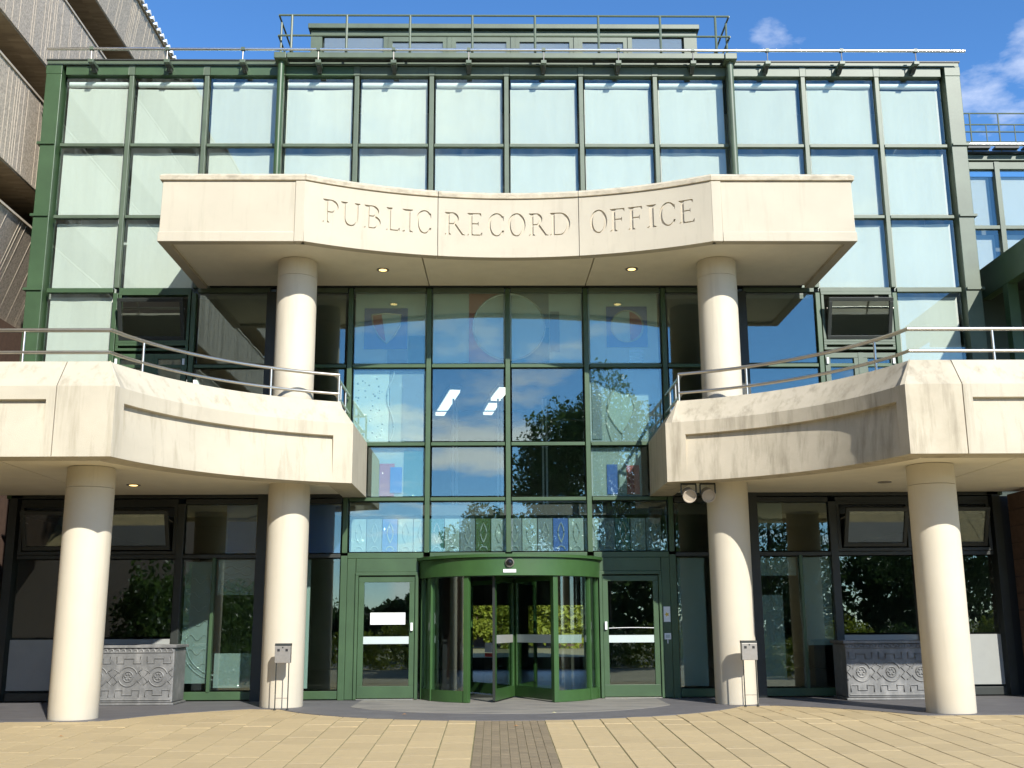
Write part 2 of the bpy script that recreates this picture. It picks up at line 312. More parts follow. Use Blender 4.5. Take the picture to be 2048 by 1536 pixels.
# shared slab mesh
def piece(w, l, h, m, name):
    b = MB(); e = .004
    b.add([(-w / 2, -l / 2, -h), (w / 2, -l / 2, -h), (w / 2, l / 2, -h), (-w / 2, l / 2, -h), (-w / 2, -l / 2, -e), (w / 2, -l / 2, -e), (w / 2, l / 2, -e), (-w / 2, l / 2, -e),
           (-w / 2 + e, -l / 2 + e, 0), (w / 2 - e, -l / 2 + e, 0), (w / 2 - e, l / 2 - e, 0), (-w / 2 + e, l / 2 - e, 0)],
          [(0, 1, 5, 4), (1, 2, 6, 5), (2, 3, 7, 6), (3, 0, 4, 7), (4, 5, 9, 8), (5, 6, 10, 9), (6, 7, 11, 10), (7, 4, 8, 11), (8, 9, 10, 11)])
    me = b.mesh(name); me.materials.append(m); return me
SW, SL = .392, .60
slab_me = piece(SW - .014, SL - .004, .04, SLAB, 'slab')
spots = []
cols = [-.52 - SW * (k + .5) for k in range(30)] + [.43 + SW * (k + .5) for k in range(30)]
for ci, x in enumerate(cols):
    off = (ci * 7 % 5) / 5 * SL
    y = -10.1 + off
    while y < -1.8:
        ym = y + SL / 2
        spots.append((x, ym)); y += SL
def inside(x, y):
    ins = False; n = len(poly)
    for i in range(n):
        x0, y0 = poly[i]; x1, y1 = poly[(i + 1) % n]
        if (y0 > y) != (y1 > y) and x < (x1 - x0) * (y - y0) / (y1 - y0) + x0: ins = not ins
    return ins
spots = [p for p in spots if not all(inside(p[0] + a, p[1] + b) for a in (-.2, .2) for b in (-.3, .3))]
def inframe(x, y): return abs(x + .1) < .475 * (y + 20.25) + .3 and y > -8.7
vis = sorted([p for p in spots if inframe(*p)], key=lambda p: p[1])
pick = set(vis[:300]); rest = [p for p in spots if p not in pick]
ROTX = math.atan(SLOPE)
for x, y in vis[:300]:
    o = bpy.data.objects.new('slab', slab_me); COL.objects.link(o); o.parent = fore
    flat = y > YS - .3
    o.location = (x, y, gz(y) + random.uniform(-.0015, .0015)); o.rotation_euler = (ROTX * (.5 if abs(y - YS) < .3 else (0 if y > YS else 1)), random.uniform(-.002, .002), 0)
bm_ = MB()
for x, y in rest:
    w, l = (SW - .013) / 2, (SL - .004) / 2
    z0, z1 = gz(y - l), gz(y + l)
    bm_.hexa([(x - w, y - l, z0 - .04), (x + w, y - l, z0 - .04), (x + w, y + l, z1 - .04), (x - w, y + l, z1 - .04)], [(x - w, y - l, z0), (x + w, y - l, z0), (x + w, y + l, z1), (x - w, y + l, z1)])
bm_.build('slab_field', SLAB, fore)['kind'] = 'stuff'
brick_me = piece(.101, .2055, .04, BRICKP, 'paver')
nb = 0
for c in range(9):
    for r in range(27):
        x = -.515 + .105 * (c + .5); y = -9.6 + .2075 * (r + .5) + (c % 2) * .1
        if y > -4.2: continue
        o = bpy.data.objects.new('paver', brick_me); COL.objects.link(o); o.parent = fore
        o.location = (x, y, gz(y) + random.uniform(-.001, .001)); o.rotation_euler = (ROTX if y < YS else 0, 0, 0); nb += 1

# ------------------------------------------------------------------ the glass building
B = thing('glass_building', 'green framed glass building with pale blinds behind the stone entrance canopy', 'building')
def mull(x, z0, z1, m=GREEN_F, w=.09, y0=-.06, y1=.06): return MB().box(x - w / 2, x + w / 2, y0, y1, z0, z1).build('mullion', m, B, bevel=.008)
def trans(x0, x1, z, m=GREEN_F, h=.066, y0=-.045, y1=.05): return MB().box(x0, x1, y0, y1, z - h / 2, z + h / 2).build('transom', m, B, bevel=.006)
XM = [-7.5 + 1.5 * k for k in range(11)]
EDGE = 8.88
for x in XM: mull(x, 7.545, 11.99)
for x in (-3, -1.5, 0, 1.5, 3): mull(x, 2.49, 7.53, GREEN)
for x in (-7.5, -6, 6, 7.5): mull(x, 3.55, 7.44, GREEN)
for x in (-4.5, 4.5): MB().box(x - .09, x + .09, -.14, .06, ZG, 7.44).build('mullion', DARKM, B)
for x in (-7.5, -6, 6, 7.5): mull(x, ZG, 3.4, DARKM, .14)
for x in (-5.36, 5.36): mull(x, .05, 2.42, GREEN, .06)
for x in (-3.0, 3.0): mull(x, ZG, 2.44, GREEN, .12)
for s in (-1, 1):
    # corner post with its ledges
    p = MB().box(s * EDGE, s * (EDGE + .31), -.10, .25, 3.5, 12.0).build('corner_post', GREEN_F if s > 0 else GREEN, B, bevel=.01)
    for z in (4.5, 6.0, 7.5, 9.0, 10.5): MB().box(s * (EDGE + .02), s * (EDGE + .36), -.135, .2, z - .02, z + .03).build('ledge', GREEN_F if s > 0 else GREEN, p)
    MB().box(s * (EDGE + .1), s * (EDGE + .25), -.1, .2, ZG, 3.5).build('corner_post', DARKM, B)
rows_top = [7.5, 9.0, 10.5]
segs = [(-EDGE, -7.5)] + [(XM[i], XM[i + 1]) for i in range(10)] + [(7.5, EDGE)]
for z in (9.0, 10.5):
    for a, b in segs: trans(a + .06, b - .06, z)
for a, b in segs: trans(a + .06, b - .06, 7.5, GREEN if a < -6 else GREEN_F, .09)
for z in (6.0, 4.5):
    for a, b in segs:
        if z == 4.5 and abs(a + b) / 2 > 3: continue
        trans(a + .06, b - .06, z, GREEN)
for a, b in ((-3, -1.5), (-1.5, 0), (0, 1.5), (1.5, 3)):
    trans(a + .06, b - .06, 3.47, GREEN); trans(a + .06, b - .06, 2.44, GREEN, .10)
for s in (-1, 1):
    for a, b in ((3, 4.5), (4.5, 6), (6, 7.5), (7.5, 9)):
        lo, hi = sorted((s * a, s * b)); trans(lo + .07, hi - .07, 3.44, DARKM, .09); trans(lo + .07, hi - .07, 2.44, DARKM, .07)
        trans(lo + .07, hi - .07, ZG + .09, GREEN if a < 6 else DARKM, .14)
# panes
def pane(x0, x1, z0, z1, m, y=0, tilt=True, parent=None):
    b = MB().box(x0 + .02, x1 - .02, -.008, .008, z0 + .015, z1 - .015)
    cx0, cz0 = (x0 + x1) / 2, (z0 + z1) / 2
    b.v = [(px - cx0, py, pz - cz0) for px, py, pz in b.v]
    o = b.build('pane', m, parent or B); o.location = (cx0, y, cz0)
    if tilt: o.rotation_euler = (random.gauss(0, .0036), 0, random.gauss(0, .0036))
    return o
def blind(x0, x1, z0, z1, tube=False, y=.13):
    top = z1 - (.16 if tube else .055) + random.uniform(-.02, .02)
    # gently rippled cloth
    n = 14; b = MB(); vs = []; fs = []
    ph = random.uniform(0, 6)
    for i in range(n + 1):
        u = i / n; x = x0 + .02 + (x1 - x0 - .055) * u; d = .006 * math.sin(u * 9 + ph)
        zt = top - .005 * math.sin(u * math.pi) + .003 * math.sin(u * 7 + ph)
        vs += [(x, y + d, z0 - .02), (x, y + d, zt), (x, y + d + .004, z0 - .02), (x, y + d + .004, zt)]
    for i in range(n):
        a = i * 4; c = a + 4
        fs += [(a, c, c + 1, a + 1), (a + 2, a + 3, c + 3, c + 2), (a + 1, c + 1, c + 3, a + 3), (a, a + 2, c + 2, c)]
    fs += [(0, 1, 3, 2), (n * 4, n * 4 + 2, n * 4 + 3, n * 4 + 1)]
    b.add(vs, fs); o = b.build('roller_blind', BLIND, B, smooth=40)
    if tube: MB().tube((x0 + .04, y - .01, z1 - .085), (x1 - .04, y - .01, z1 - .085), .06, 14).build('roller_tube', WHITE, o, smooth=40)
for a, b in segs:
    for z in (7.5, 9.0, 10.5):
        pane(a + .06, b - .06, z + .045, z + 1.455, GLASS); blind(a + .06, b - .06, z + .045, z + 1.455, z == 10.5)
for s in (-1, 1):
    lo, hi = sorted((s * 7.5, s * EDGE)); pane(lo + .06, hi - .06, 6.045, 7.455, GLASS); blind(lo + .06, hi - .06, 6.045, 7.455)
    pane(lo + .06, hi - .06, 4.0, 5.955, GLASS); blind(lo + .06, hi - .06, 4.0, 5.955)
    lo, hi = sorted((s * 4.5, s * 6)); pane(lo + .08, hi - .06, 6.045, 7.42, GLASS_C); pane(lo + .08, hi - .06, 4.0, 5.955, GLASS_C)
    lo, hi = sorted((s * 3, s * 4.5)); pane(lo + .06, hi - .08, 6.045, 7.42, GLASS_C); pane(lo + .06, hi - .08, 3.6, 5.955, GLASS_C)
for a, b in ((-3, -1.5), (-1.5, 0), (0, 1.5), (1.5, 3)):
    pane(a + .06, b - .06, 6.045, 7.47, GLASS_C); pane(a + .06, b - .06, 4.545, 5.955, GLASS_C); pane(a + .06, b - .06, 3.515, 4.455, GLASS_C); pane(a + .06, b - .06, 2.495, 3.425, GLASS_C)
# header under the canopy, roof beam
MB().box(-5.7, 5.7, -.11, .05, 7.545, 7.72).build('header_beam', DARKM, B)
for a, b in segs:
    MB().box(a + .064, b - .064, -.066, .1, 11.995, 12.185).build('beam_panel', GREEN_F if a > -4 else GREEN, B, bevel=.006)
for x in XM: MB().box(x - .06, x + .06, -.075, .1, 11.993, 12.19).build('beam_stud', GREEN_F, B)
MB().box(-9.2, 9.2, -.075, .15, 12.205, 12.30).build('parapet', GREEN_F, B, bevel=.01)
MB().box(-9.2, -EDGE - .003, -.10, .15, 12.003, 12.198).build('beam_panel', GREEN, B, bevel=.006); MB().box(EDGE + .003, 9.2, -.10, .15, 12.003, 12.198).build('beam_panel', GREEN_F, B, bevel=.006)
MB().box(-9.22, 9.22, -.09, .3, 12.303, 12.33).build('roof_edge', DARKM, B)
MB().box(-9.1, 9.1, .31, 15, 12.2, 12.31).build('roof', DARKM, B)
MB().box(-9.17, -9.1, .26, 15, -.1, 12.19).build('side_wall', DARKM, B); MB().box(9.1, 9.17, .26, 15, -.1, 12.19).build('side_wall', DARKM, B)
# soffit-level edge band above the lower glazing, under the balconies
for s in (-1, 1):
    lo, hi = sorted((s * 2.62, s * 9.1)); MB().box(lo, hi, -.10, .05, 3.50, 3.58).build('header_beam', DARKM, B)
# pipes with cap boxes
for s in (-1, 1):
    p = MB().tube((s * 4.49, -.24, 7.7), (s * 4.49, -.24, 12.22), .066, 18).build('down_pipe', GREEN_F if s > 0 else GREEN, B, smooth=40)
    MB().box(s * 4.49 - .12, s * 4.49 + .12, -.40, -.085, 12.2, 12.33).build('pipe_head', GREEN_F, p, bevel=.01)
# top hung / tilted windows
def tilt_window(xc, zc, w, h, ang, frame, glassm, y=-.02):
    e = bpy.data.objects.new('tilted_window', None); e.empty_display_size = .1; COL.objects.link(e); e.parent = B
    e.location = (xc, y - .02, zc - h / 2); e.rotation_euler = (ang, 0, 0)
    f = MB()
    f.box(-w / 2, w / 2, -.03, .03, h - .07, h); f.box(-w / 2, w / 2, -.03, .03, 0, .07)
    f.box(-w / 2, -w / 2 + .07, -.03, .03, .07, h - .07); f.box(w / 2 - .07, w / 2, -.03, .03, .07, h - .07)
    o = f.build('sash', frame, e, bevel=.006); o.parent = e; o.matrix_parent_inverse = Matrix()
    gl_ = MB().box(-w / 2 + .06, w / 2 - .06, -.006, .006, .06, h - .06).build('pane', glassm, e); gl_.parent = e; gl_.matrix_parent_inverse = Matrix()
    for sx_ in (-1, 1):
        st = MB().tube((sx_ * (w / 2 + .012), 0, h * .75), (sx_ * (w / 2 + .012), .30, h * .55), .010, 6); o = st.build('stay', GREYM, e); o.parent = e; o.matrix_parent_inverse = Matrix()
    # handle
    o = MB().box(-.04, .04, .035, .06, h - .06, h - .02).build('handle', WHITE, e); o.parent = e; o.matrix_parent_inverse = Matrix()
    return e
def frame_ring(x0, x1, z0, z1, w, m, y0=-.06, y1=.05, name='frame'):
    f = MB(); f.box(x0, x1, y0, y1, z1 - w, z1); f.box(x0, x1, y0, y1, z0, z0 + w); f.box(x0, x0 + w, y0, y1, z0 + w, z1 - w); f.box(x1 - w, x1, y0, y1, z0 + w, z1 - w)
    return f.build(name, m, B, bevel=.005)
for s in (-1, 1):
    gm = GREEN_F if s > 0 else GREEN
    lo, hi = sorted((s * 6, s * 7.5))
    frame_ring(lo + .062, hi - .062, 6.45, 7.453, .055, gm); frame_ring(lo + .062, hi - .062, 6.30, 6.448, .05, gm)
    tilt_window((lo + hi) / 2, 6.91, 1.24, .80, R(20), DARKM, GLASS_C)
    # pair of balcony door leaves below
    MB().box((lo + hi) / 2 - .05, (lo + hi) / 2 + .05, -.06, .05, 4.0, 6.24).build('door_post', gm, B)
    for k in (0, 1):
        x0 = lo + .065 + k * .715; x1 = x0 + .65 - (.0 if k == 0 else .005)
        d = frame_ring(x0, x1, 4.0, 6.24, .10, gm, -.05, .04, 'balcony_door')
        pn = pane(x0 + .09, x1 - .09, 4.09, 6.15, GLASS_C, -.005); pn.parent = d
        MB().box(x1 - .07 if k else x0 + .02, x1 - .03 if k else x0 + .06, -.085, -.055, 6.02, 6.14).build('handle', WHITE, d)
    # ground floor tilted lights
    for a, b in ((6, 7.5), (7.5, 9)):
        l2, h2 = sorted((s * a, s * b)); frame_ring(l2 + .072, h2 - .072, 2.48, 3.395, .06, DARKM)
        tilt_window((l2 + h2) / 2, 2.94, 1.16, .74, R(22), DARKM, GLASS_G)
        pane(l2 + .07, h2 - .07, 1.0, 2.40, GLASS_G)
        MB().box(l2 + .072, h2 - .072, -.02, .02, .10, .98).build('spandrel_panel', PANELG, B)
    l2, h2 = sorted((s * 4.5, s * 6)); pane(l2 + .075, h2 - .075, 2.48, 3.395, GLASS_G)
    xs = sorted((s * 4.59, s * 5.33)); pane(xs[0], xs[1], .07, 2.40, GLASS_G); xs = sorted((s * 5.39, s * 5.93)); pane(xs[0], xs[1], .07, 2.40, GLASS_G)
    l2, h2 = sorted((s * 3.06, s * 4.40)); pane(l2, h2, 2.48, 3.395, GLASS_G); pane(l2, h2, .07, 2.40, GLASS_G)

# ------------------------------------------------------------------ interior of the hall
struct(MB().box(-9.08, 9.08, .3, 15, ZG - .1, ZG + .01).build('inner_floor', IN_F))
struct(MB().box(-9.08, 9.08, .5, 15, 3.22, 3.42).build('upper_floor', IN_F))
struct(MB().box(-9.08, 9.08, .55, 15, 7.50, 7.62).build('inner_ceiling', IN_C))
bw = MB(); bw.box(-9.08, -1.6, 13, 13.2, ZG, 3.2); bw.box(2.4, 9.08, 13, 13.2, ZG, 3.2); bw.box(-1.6, 2.4, 13, 13.2, 1.75, 3.2); bw.box(-1.6, 2.4, 13, 13.2, ZG, .25); bw.box(.25, .75, 13, 13.2, .25, 1.75); bw.box(-1.6, -1.2, 13, 13.2, .25, 1.75); bw.box(-9.08, 9.08, 14.8, 15, 3.43, 7.49)
struct(bw.build('inner_wall', IN_W))
struct(MB().box(-9.08, 9.08, 2.0, 2.1, 7.63, 12.19).build('office_wall', mat('office_wall_paint', (.5, .52, .5), .9)))
for i, (p, q) in enumerate((((-1.30, 8.5), (-1.88, 11.9)), ((.02, 8.2), (-.22, 9.7)), ((-.27, 10.3), (-.45, 11.8)), ((-8.0, 7.2), (-8.4, 9.8)))):
    t = thing('strip_light', ['lit ceiling strip light seen through the glass left of the middle mullion', 'nearer lit strip light seen through glass beside the middle mullion', 'farther lit strip light seen through glass beside the middle mullion', 'lit strip light seen through the dark glass above the left balcony'][i], 'light', 'ceiling strip lights inside the hall')
    dxx = Vector((q[0] - p[0], q[1] - p[1], 0)); nrm = Vector((-dxx.y, dxx.x, 0)).normalized() * .13
    P = Vector((*p, 0)); Q = Vector((*q, 0))
    MB().prism([(P - nrm)[:2], (Q - nrm)[:2], (Q + nrm)[:2], (P + nrm)[:2]], 7.30, 7.36).build('diffuser', TUBE_ON, t)
    MB().prism([(P - nrm * 1.2)[:2], (Q - nrm * 1.2)[:2], (Q + nrm * 1.2)[:2], (P + nrm * 1.2)[:2]], 7.363, 7.49).build('housing', WHITE, t)
fr = thing('inner_screen', 'pale thin paired posts with rails standing inside behind the middle glass', 'screen')
for x in (-1.21, -.12, .97):
    for d in (-.045, .045): MB().box(x + d - .022, x + d + .022, 5.98, 6.02, 3.43, 6.6).build('post', WHITE, fr)
for z in (6.28, 6.05, 4.05): MB().box(-2.0, 2.0, 5.99, 6.01, z, z + .025).build('rail', GREYM, fr)
for s in (-1, 1):
    t = MB().lathe(s * 5.0, 3.2, [(.22, ZG + .01), (.22, 3.21)], 24).build('inner_column', mat('inner_column_paint', (.34, .30, .25), .8), smooth=40)
    tag(t, 'round brown column inside the ground floor glass near the %s planter' % ('left' if s < 0 else 'right'), 'column', 'columns inside the ground floor')

# ------------------------------------------------------------------ decorative glass screen behind the middle panes
A = thing('art_glass_screen', 'decorative etched and coloured glass panels behind the middle panes', 'glass screen')
def art(x0, x1, z0, z1, m, y, name='glass_tile', th=.01, parent=None): return MB().box(x0, x1, y, y + th, z0, z1).build(name, m, parent or A)
YA = .10
# large etched sheets
for x0, x1, z0, z1, m in ((-2.92, -1.56, 6.05, 7.46, ETCH), (-1.44, -.06, 6.05, 7.46, ETCH), (.06, 1.44, 6.05, 7.46, ETCH), (1.56, 2.9, 6.05, 7.46, ETCH),
                          (-2.92, -2.25, 4.56, 5.94, ETCH), (-2.24, -1.56, 4.56, 5.94, ETCH_L), (1.56, 2.15, 4.56, 5.94, ETCH_L), (2.16, 2.9, 4.56, 5.94, ETCH_L),
                          (-2.55, -1.56, 3.53, 4.44, ETCH_L), (1.56, 2.5, 3.53, 4.44, ETCH_L)):
    art(x0, x1, z0, z1, m, YA, 'etched_sheet')
art(-2.75, -1.92, 6.36, 7.17, AB, YA - .02)          # blue square with a shield
sh = [(-2.61, 7.03), (-2.33, 7.06), (-2.04, 7.03), (-2.06, 6.82), (-2.16, 6.62), (-2.32, 6.46), (-2.48, 6.62), (-2.58, 6.82)]
o = MB().prismY(sh, YA - .035, YA - .024).build('shield', ETCH, A)
MB().prismY([(-2.61, 7.03), (-2.42, 7.05), (-2.33, 6.50), (-2.48, 6.62), (-2.58, 6.82)], YA - .048, YA - .037).build('red_half', AR, o)
pp = sh + [sh[0]]; MB().path([(x, YA - .045, z) for x, z in pp], .016, 6).build('shield_rim', RIDGE, o, smooth=40)
art(-1.9, -1.58, 6.06, 6.62, AG, YA - .02); art(-2.3, -1.91, 6.06, 6.34, AGY, YA - .02)
art(-.74, -.07, 6.10, 7.46, AR, YA - .02); art(.07, .80, 6.10, 6.78, AG, YA - .02); art(.07, .80, 6.79, 7.46, AGY, YA - .02); art(.82, 1.0, 6.3, 7.1, AGY, YA - .02)
disc = [(.03 + .69 * math.cos(t), 6.79 + .66 * math.sin(t)) for t in np.linspace(0, 2 * math.pi, 49)[:-1]]
o = MB().prismY(disc, YA - .036, YA - .024).build('seal_disc', ETCH, A)
MB().path([(x, YA - .045, z) for x, z in disc + [disc[0]]], .018, 6).build('seal_rim', RIDGE, o, smooth=40)
art(1.91, 2.70, 6.39, 7.20, AB, YA - .02)
d2 = [(2.31 + .31 * math.cos(t), 6.80 + .31 * math.sin(t)) for t in np.linspace(0, 2 * math.pi, 33)[:-1]]
o = MB().prismY(d2, YA - .036, YA - .024).build('roundel', ETCH, A)
MB().prismY([(2.31 + .29 * math.cos(t), 6.80 + .29 * math.sin(t)) for t in np.linspace(-1.4, 1.4, 15)], YA - .05, YA - .038).build('red_half', AR, o)
MB().path([(x, YA - .045, z) for x, z in d2 + [d2[0]]], .014, 6).build('roundel_rim', RIDGE, o, smooth=40)
for k in range(4): art(2.34, 2.6, 6.08 + .07 * k, 6.13 + .07 * k, RIDGE, YA - .02, 'wavy_bar', .02)
# leaf shape and dark strip, right middle; knobbly figure, left middle
lf = [(2.15 + .24 * math.sin(t) * (1 if True else 1), 4.72 + (5.72 - 4.72) * (t / math.pi)) for t in np.linspace(0, math.pi, 14)] + [(2.15 - .26 * math.sin(t), 4.72 + (t / math.pi)) for t in np.linspace(math.pi, 0, 14)[1:-1]]
MB().path([(x, YA - .02, z) for x, z in lf + [lf[0]]], .016, 6).build('leaf_outline', RIDGE, A, smooth=40); MB().prismY(lf, YA - .018, YA - .008).build('leaf_sheet', ETCH_L, A)
art(-2.0, -1.58, 4.57, 5.85, AGY, YA - .02); art(1.60, 1.78, 4.6, 5.9, AGY, YA - .02)
wv = [(-2.22 + .07 * math.sin(z * 5.5), z) for z in np.linspace(4.57, 5.93, 24)]
MB().path([(x, YA - .02, z) for x, z in wv], .018, 6).build('wavy_edge', RIDGE, A, smooth=40)
wv = [(1.92 + .05 * math.sin(z * 6), z) for z in np.linspace(4.57, 5.93, 24)]
MB().path([(x, YA - .02, z) for x, z in wv], .014, 6).build('wavy_edge', RIDGE, A, smooth=40)
kn = MB()
for k in range(46):
    x, z = random.uniform(-2.88, -2.35), random.uniform(4.65, 5.85); r = random.uniform(.008, .022)
    kn.lathe(0, 0, [(r, 0), (r * .7, r * .7), (.001, r)], 8); n_ = 24
    kn.v[-n_:] = [(x + a, YA - c, z + b) for a, b, c in kn.v[-n_:]]
kn.build('glass_beads', RIDGE, A, smooth=60)
art(-2.4, -2.12, 3.54, 4.15, AR, YA - .02); art(-2.20, -1.98, 3.6, 4.08, AB, YA - .035); art(-1.95, -1.6, 3.54, 4.4, AG, YA - .02)
art(1.85, 2.05, 3.56, 4.12, AB, YA - .02); art(2.22, 2.46, 3.56, 4.1, AR, YA - .02)
# row of embossed figures above the doors
cs_ = [ETCH_L, AGY, AB, ETCH_L, ETCH_L, AG, ETCH_L, AGY, AL, ETCH_L, AGY, ETCH_L, AGY, AB, ETCH_L, ETCH_L, AGY, AG, ETCH_L, AGY]
xx = -2.9
for k in range(20):
    w = .285; x0, x1 = xx, xx + w
    if min(abs(x0 - q) for q in (-1.5, 0, 1.5)) < .07 or min(abs(x1 - q) for q in (-1.5, 0, 1.5)) < .07: pass
    t_ = art(x0, x1 - .012, 2.52, 3.12, cs_[k], YA, 'figure_tile')
    xc = (x0 + x1) / 2
    fish = [(xc + .055 * math.sin(t), 2.68 + .36 * t / math.pi) for t in np.linspace(0, math.pi, 10)] + [(xc - .055 * math.sin(t), 2.68 + .36 * t / math.pi) for t in np.linspace(math.pi, 0, 10)[1:-1]]
    b = MB().path([(x, YA - .012, z) for x, z in fish + [fish[0]]], .011, 6); b.path([(xc + .07 * math.cos(t), YA - .012, 2.54 + .07 * math.sin(t)) for t in np.linspace(.1, math.pi - .1, 9)], .011, 6)
    b.build('embossed_figure', RIDGE, t_, smooth=50); xx += w + .002
# etched sheets at ground floor either side
for x0, x1, z0, z1, m in ((-4.25, -3.62, .1, 2.38, ETCH), (-5.30, -4.65, 1.75, 2.38, ETCH_L), (-5.9, -5.42, .2, 2.35, ETCH_L), (-5.30, -4.62, .12, .72, ETCH_L), (5.40, 5.92, .8, 2.38, ETCH_L), (4.62, 5.30, 2.05, 2.38, ETCH_L), (4.62, 5.02, .2, 1.7, ETCH_L), (3.1, 3.6, .1, 2.38, ETCH_L), (-4.3, -3.1, 2.5, 3.38, AB), (-5.2, -4.65, 2.5, 3.38, AB), (4.62, 5.1, 2.9, 3.38, AGY)):
    art(x0, x1, z0, z1, m, .09, 'etched_sheet')
for k in range(5):
    z = 1.80 + .11 * k; MB().path([(x, .08, z + .028 * math.sin((x + k) * 22)) for x in np.linspace(-5.28, -4.66, 26)], .009, 5).build('wavy_bar', RIDGE, A, smooth=50)
for k in range(7):
    z = .5 + .25 * k; MB().path([(x, .08, z + .05 * math.sin(x * 26)) for x in np.linspace(-5.86, -5.46, 16)], .009, 5).build('wavy_bar', RIDGE, A, smooth=50)
for r in (.62, .70): MB().path([(-5.2 + r * math.cos(t), .08, .95 + r * math.sin(t)) for t in np.linspace(math.pi, 1.45 * math.pi, 14)], .014, 6).build('curved_bar', RIDGE, A, smooth=50)

# ------------------------------------------------------------------ revolving door
DC = (0.02, .45); DR = 1.68
D = thing('revolving_door', 'bright green revolving door with curved glass drum in the middle of the entrance', 'revolving door')
def arcpts(r, a0, a1, n): return [(DC[0] + r * math.sin(t), DC[1] - r * math.cos(t)) for t in np.linspace(R(a0), R(a1), n)]
full = arcpts(DR + .04, -74, 74, 48)
MB().sweep(full, [(0, 2.02), (0, 2.33), (.30, 2.33), (.30, 2.02)]).build('drum_ring', GREEN_B, D, smooth=30, bevel=.006)
MB().prism(arcpts(DR + .09, -73, 73, 48) , 2.334, 2.385).build('drum_cap', GREEN_B, D, smooth=30)
MB().prism(arcpts(DR - .02, -74, 74, 40), 2.05, 2.30).build('drum_ceiling', BLACK, D)
for s in (-1, 1):
    a_in, a_out = s * 27.5, s * 74
    for aa, w in ((a_in, 3.2), (a_out * .78, 1.6), (a_out, 3)):
        q = arcpts(DR, aa - w / 2, aa + w / 2, 3); MB().sweep(q, [(0, ZG + .01), (0, 2.02), (.09, 2.02), (.09, ZG + .01)]).build('drum_post', GREEN_B, D, bevel=.004)
    MB().sweep(arcpts(DR - .02, min(a_in, a_out), max(a_in, a_out), 18), [(0, ZG + .01), (0, ZG + .20), (.06, ZG + .20), (.06, ZG + .01)]).build('kick_rail', GREEN_B, D, smooth=30)
    MB().sweep(arcpts(DR - .04, min(a_in, a_out), max(a_in, a_out), 18), [(0, ZG + .2), (0, 2.02), (.012, 2.02), (.012, ZG + .2)]).build('curved_pane', GLASS_G, D, smooth=30)
    if s > 0: MB().sweep(arcpts(DR - .055, 29, 50, 10), [(0, .88), (0, 1.02), (.003, 1.02), (.003, .88)]).build('safety_band', FROST, D, smooth=30)
ax = (.10, .42)
MB().tube((*ax, ZG + .01), (*ax, 2.05), .035, 12).build('spindle', GREYM, D, smooth=40)
for i, (ex, ey) in enumerate(((-.27, -.96), (.77, -.92), (.55, 1.85), (-.75, 1.75))):
    d = Vector((ex - ax[0], ey - ax[1])); L = d.length; d.normalize(); n_ = Vector((-d.y, d.x)) * .022
    def pt(t): return Vector((ax[0] + d.x * t, ax[1] + d.y * t))
    def bar(t0, t1, z0, z1, m, name, par, th=1.0):
        p, q = pt(t0), pt(t1); k = n_ * th
        return MB().prism([(p - k)[:], (q - k)[:], (q + k)[:], (p + k)[:]], z0, z1).build(name, m, par)
    w = bar(.045, .13, ZG + .03, 2.03, GREEN_B, 'door_wing', D)
    bar(L - .09, L, ZG + .03, 2.03, GREEN_B, 'stile', w); bar(L + .002, L + .02, ZG + .03, 2.03, DARKM, 'edge_brush', w)
    bar(.13, L - .09, ZG + .03, ZG + .22, GREEN_B, 'bottom_rail', w); bar(.13, L - .09, 1.95, 2.03, GREEN_B, 'top_rail', w)
    bar(.13, L - .09, ZG + .22, 1.95, GLASS_G, 'wing_pane', w, .25)
    if i < 2: bar(.10, L - .06, .88, 1.02, FROST if i else PANELG, 'safety_band', w, .45)
    if i == 3:
        bar(.75, 1.0, .60, .67, REDP, 'notice', w, .5); bar(.75, 1.0, .68, .86, WHITE, 'notice', w, .5)
# dome camera and its small notice on the ring
cc = thing('dome_camera', 'small black dome camera above a white notice on the green drum ring', 'camera', loc=(0, -1.28, 2.2))
b = MB()
yf = DC[1] - DR - .04
for nm, prof, m in (('collar', [(.08, 0), (.08, .03), (.06, .05), (.06, 0)], GREYM), ('dome', [(.062, .03), (.058, .065), (.04, .09), (.001, .10)], mat('black_dome', (.01, .01, .012), .08))):
    q = MB().lathe(0, 0, prof, 20); q.v = [(x, yf - z, 2.235 + y) for x, y, z in q.v]; q.build(nm, m, cc, smooth=50)
MB().box(-.11, .11, yf - .012, yf - .001, 2.07, 2.125).build('notice_plate', WHITE, cc)

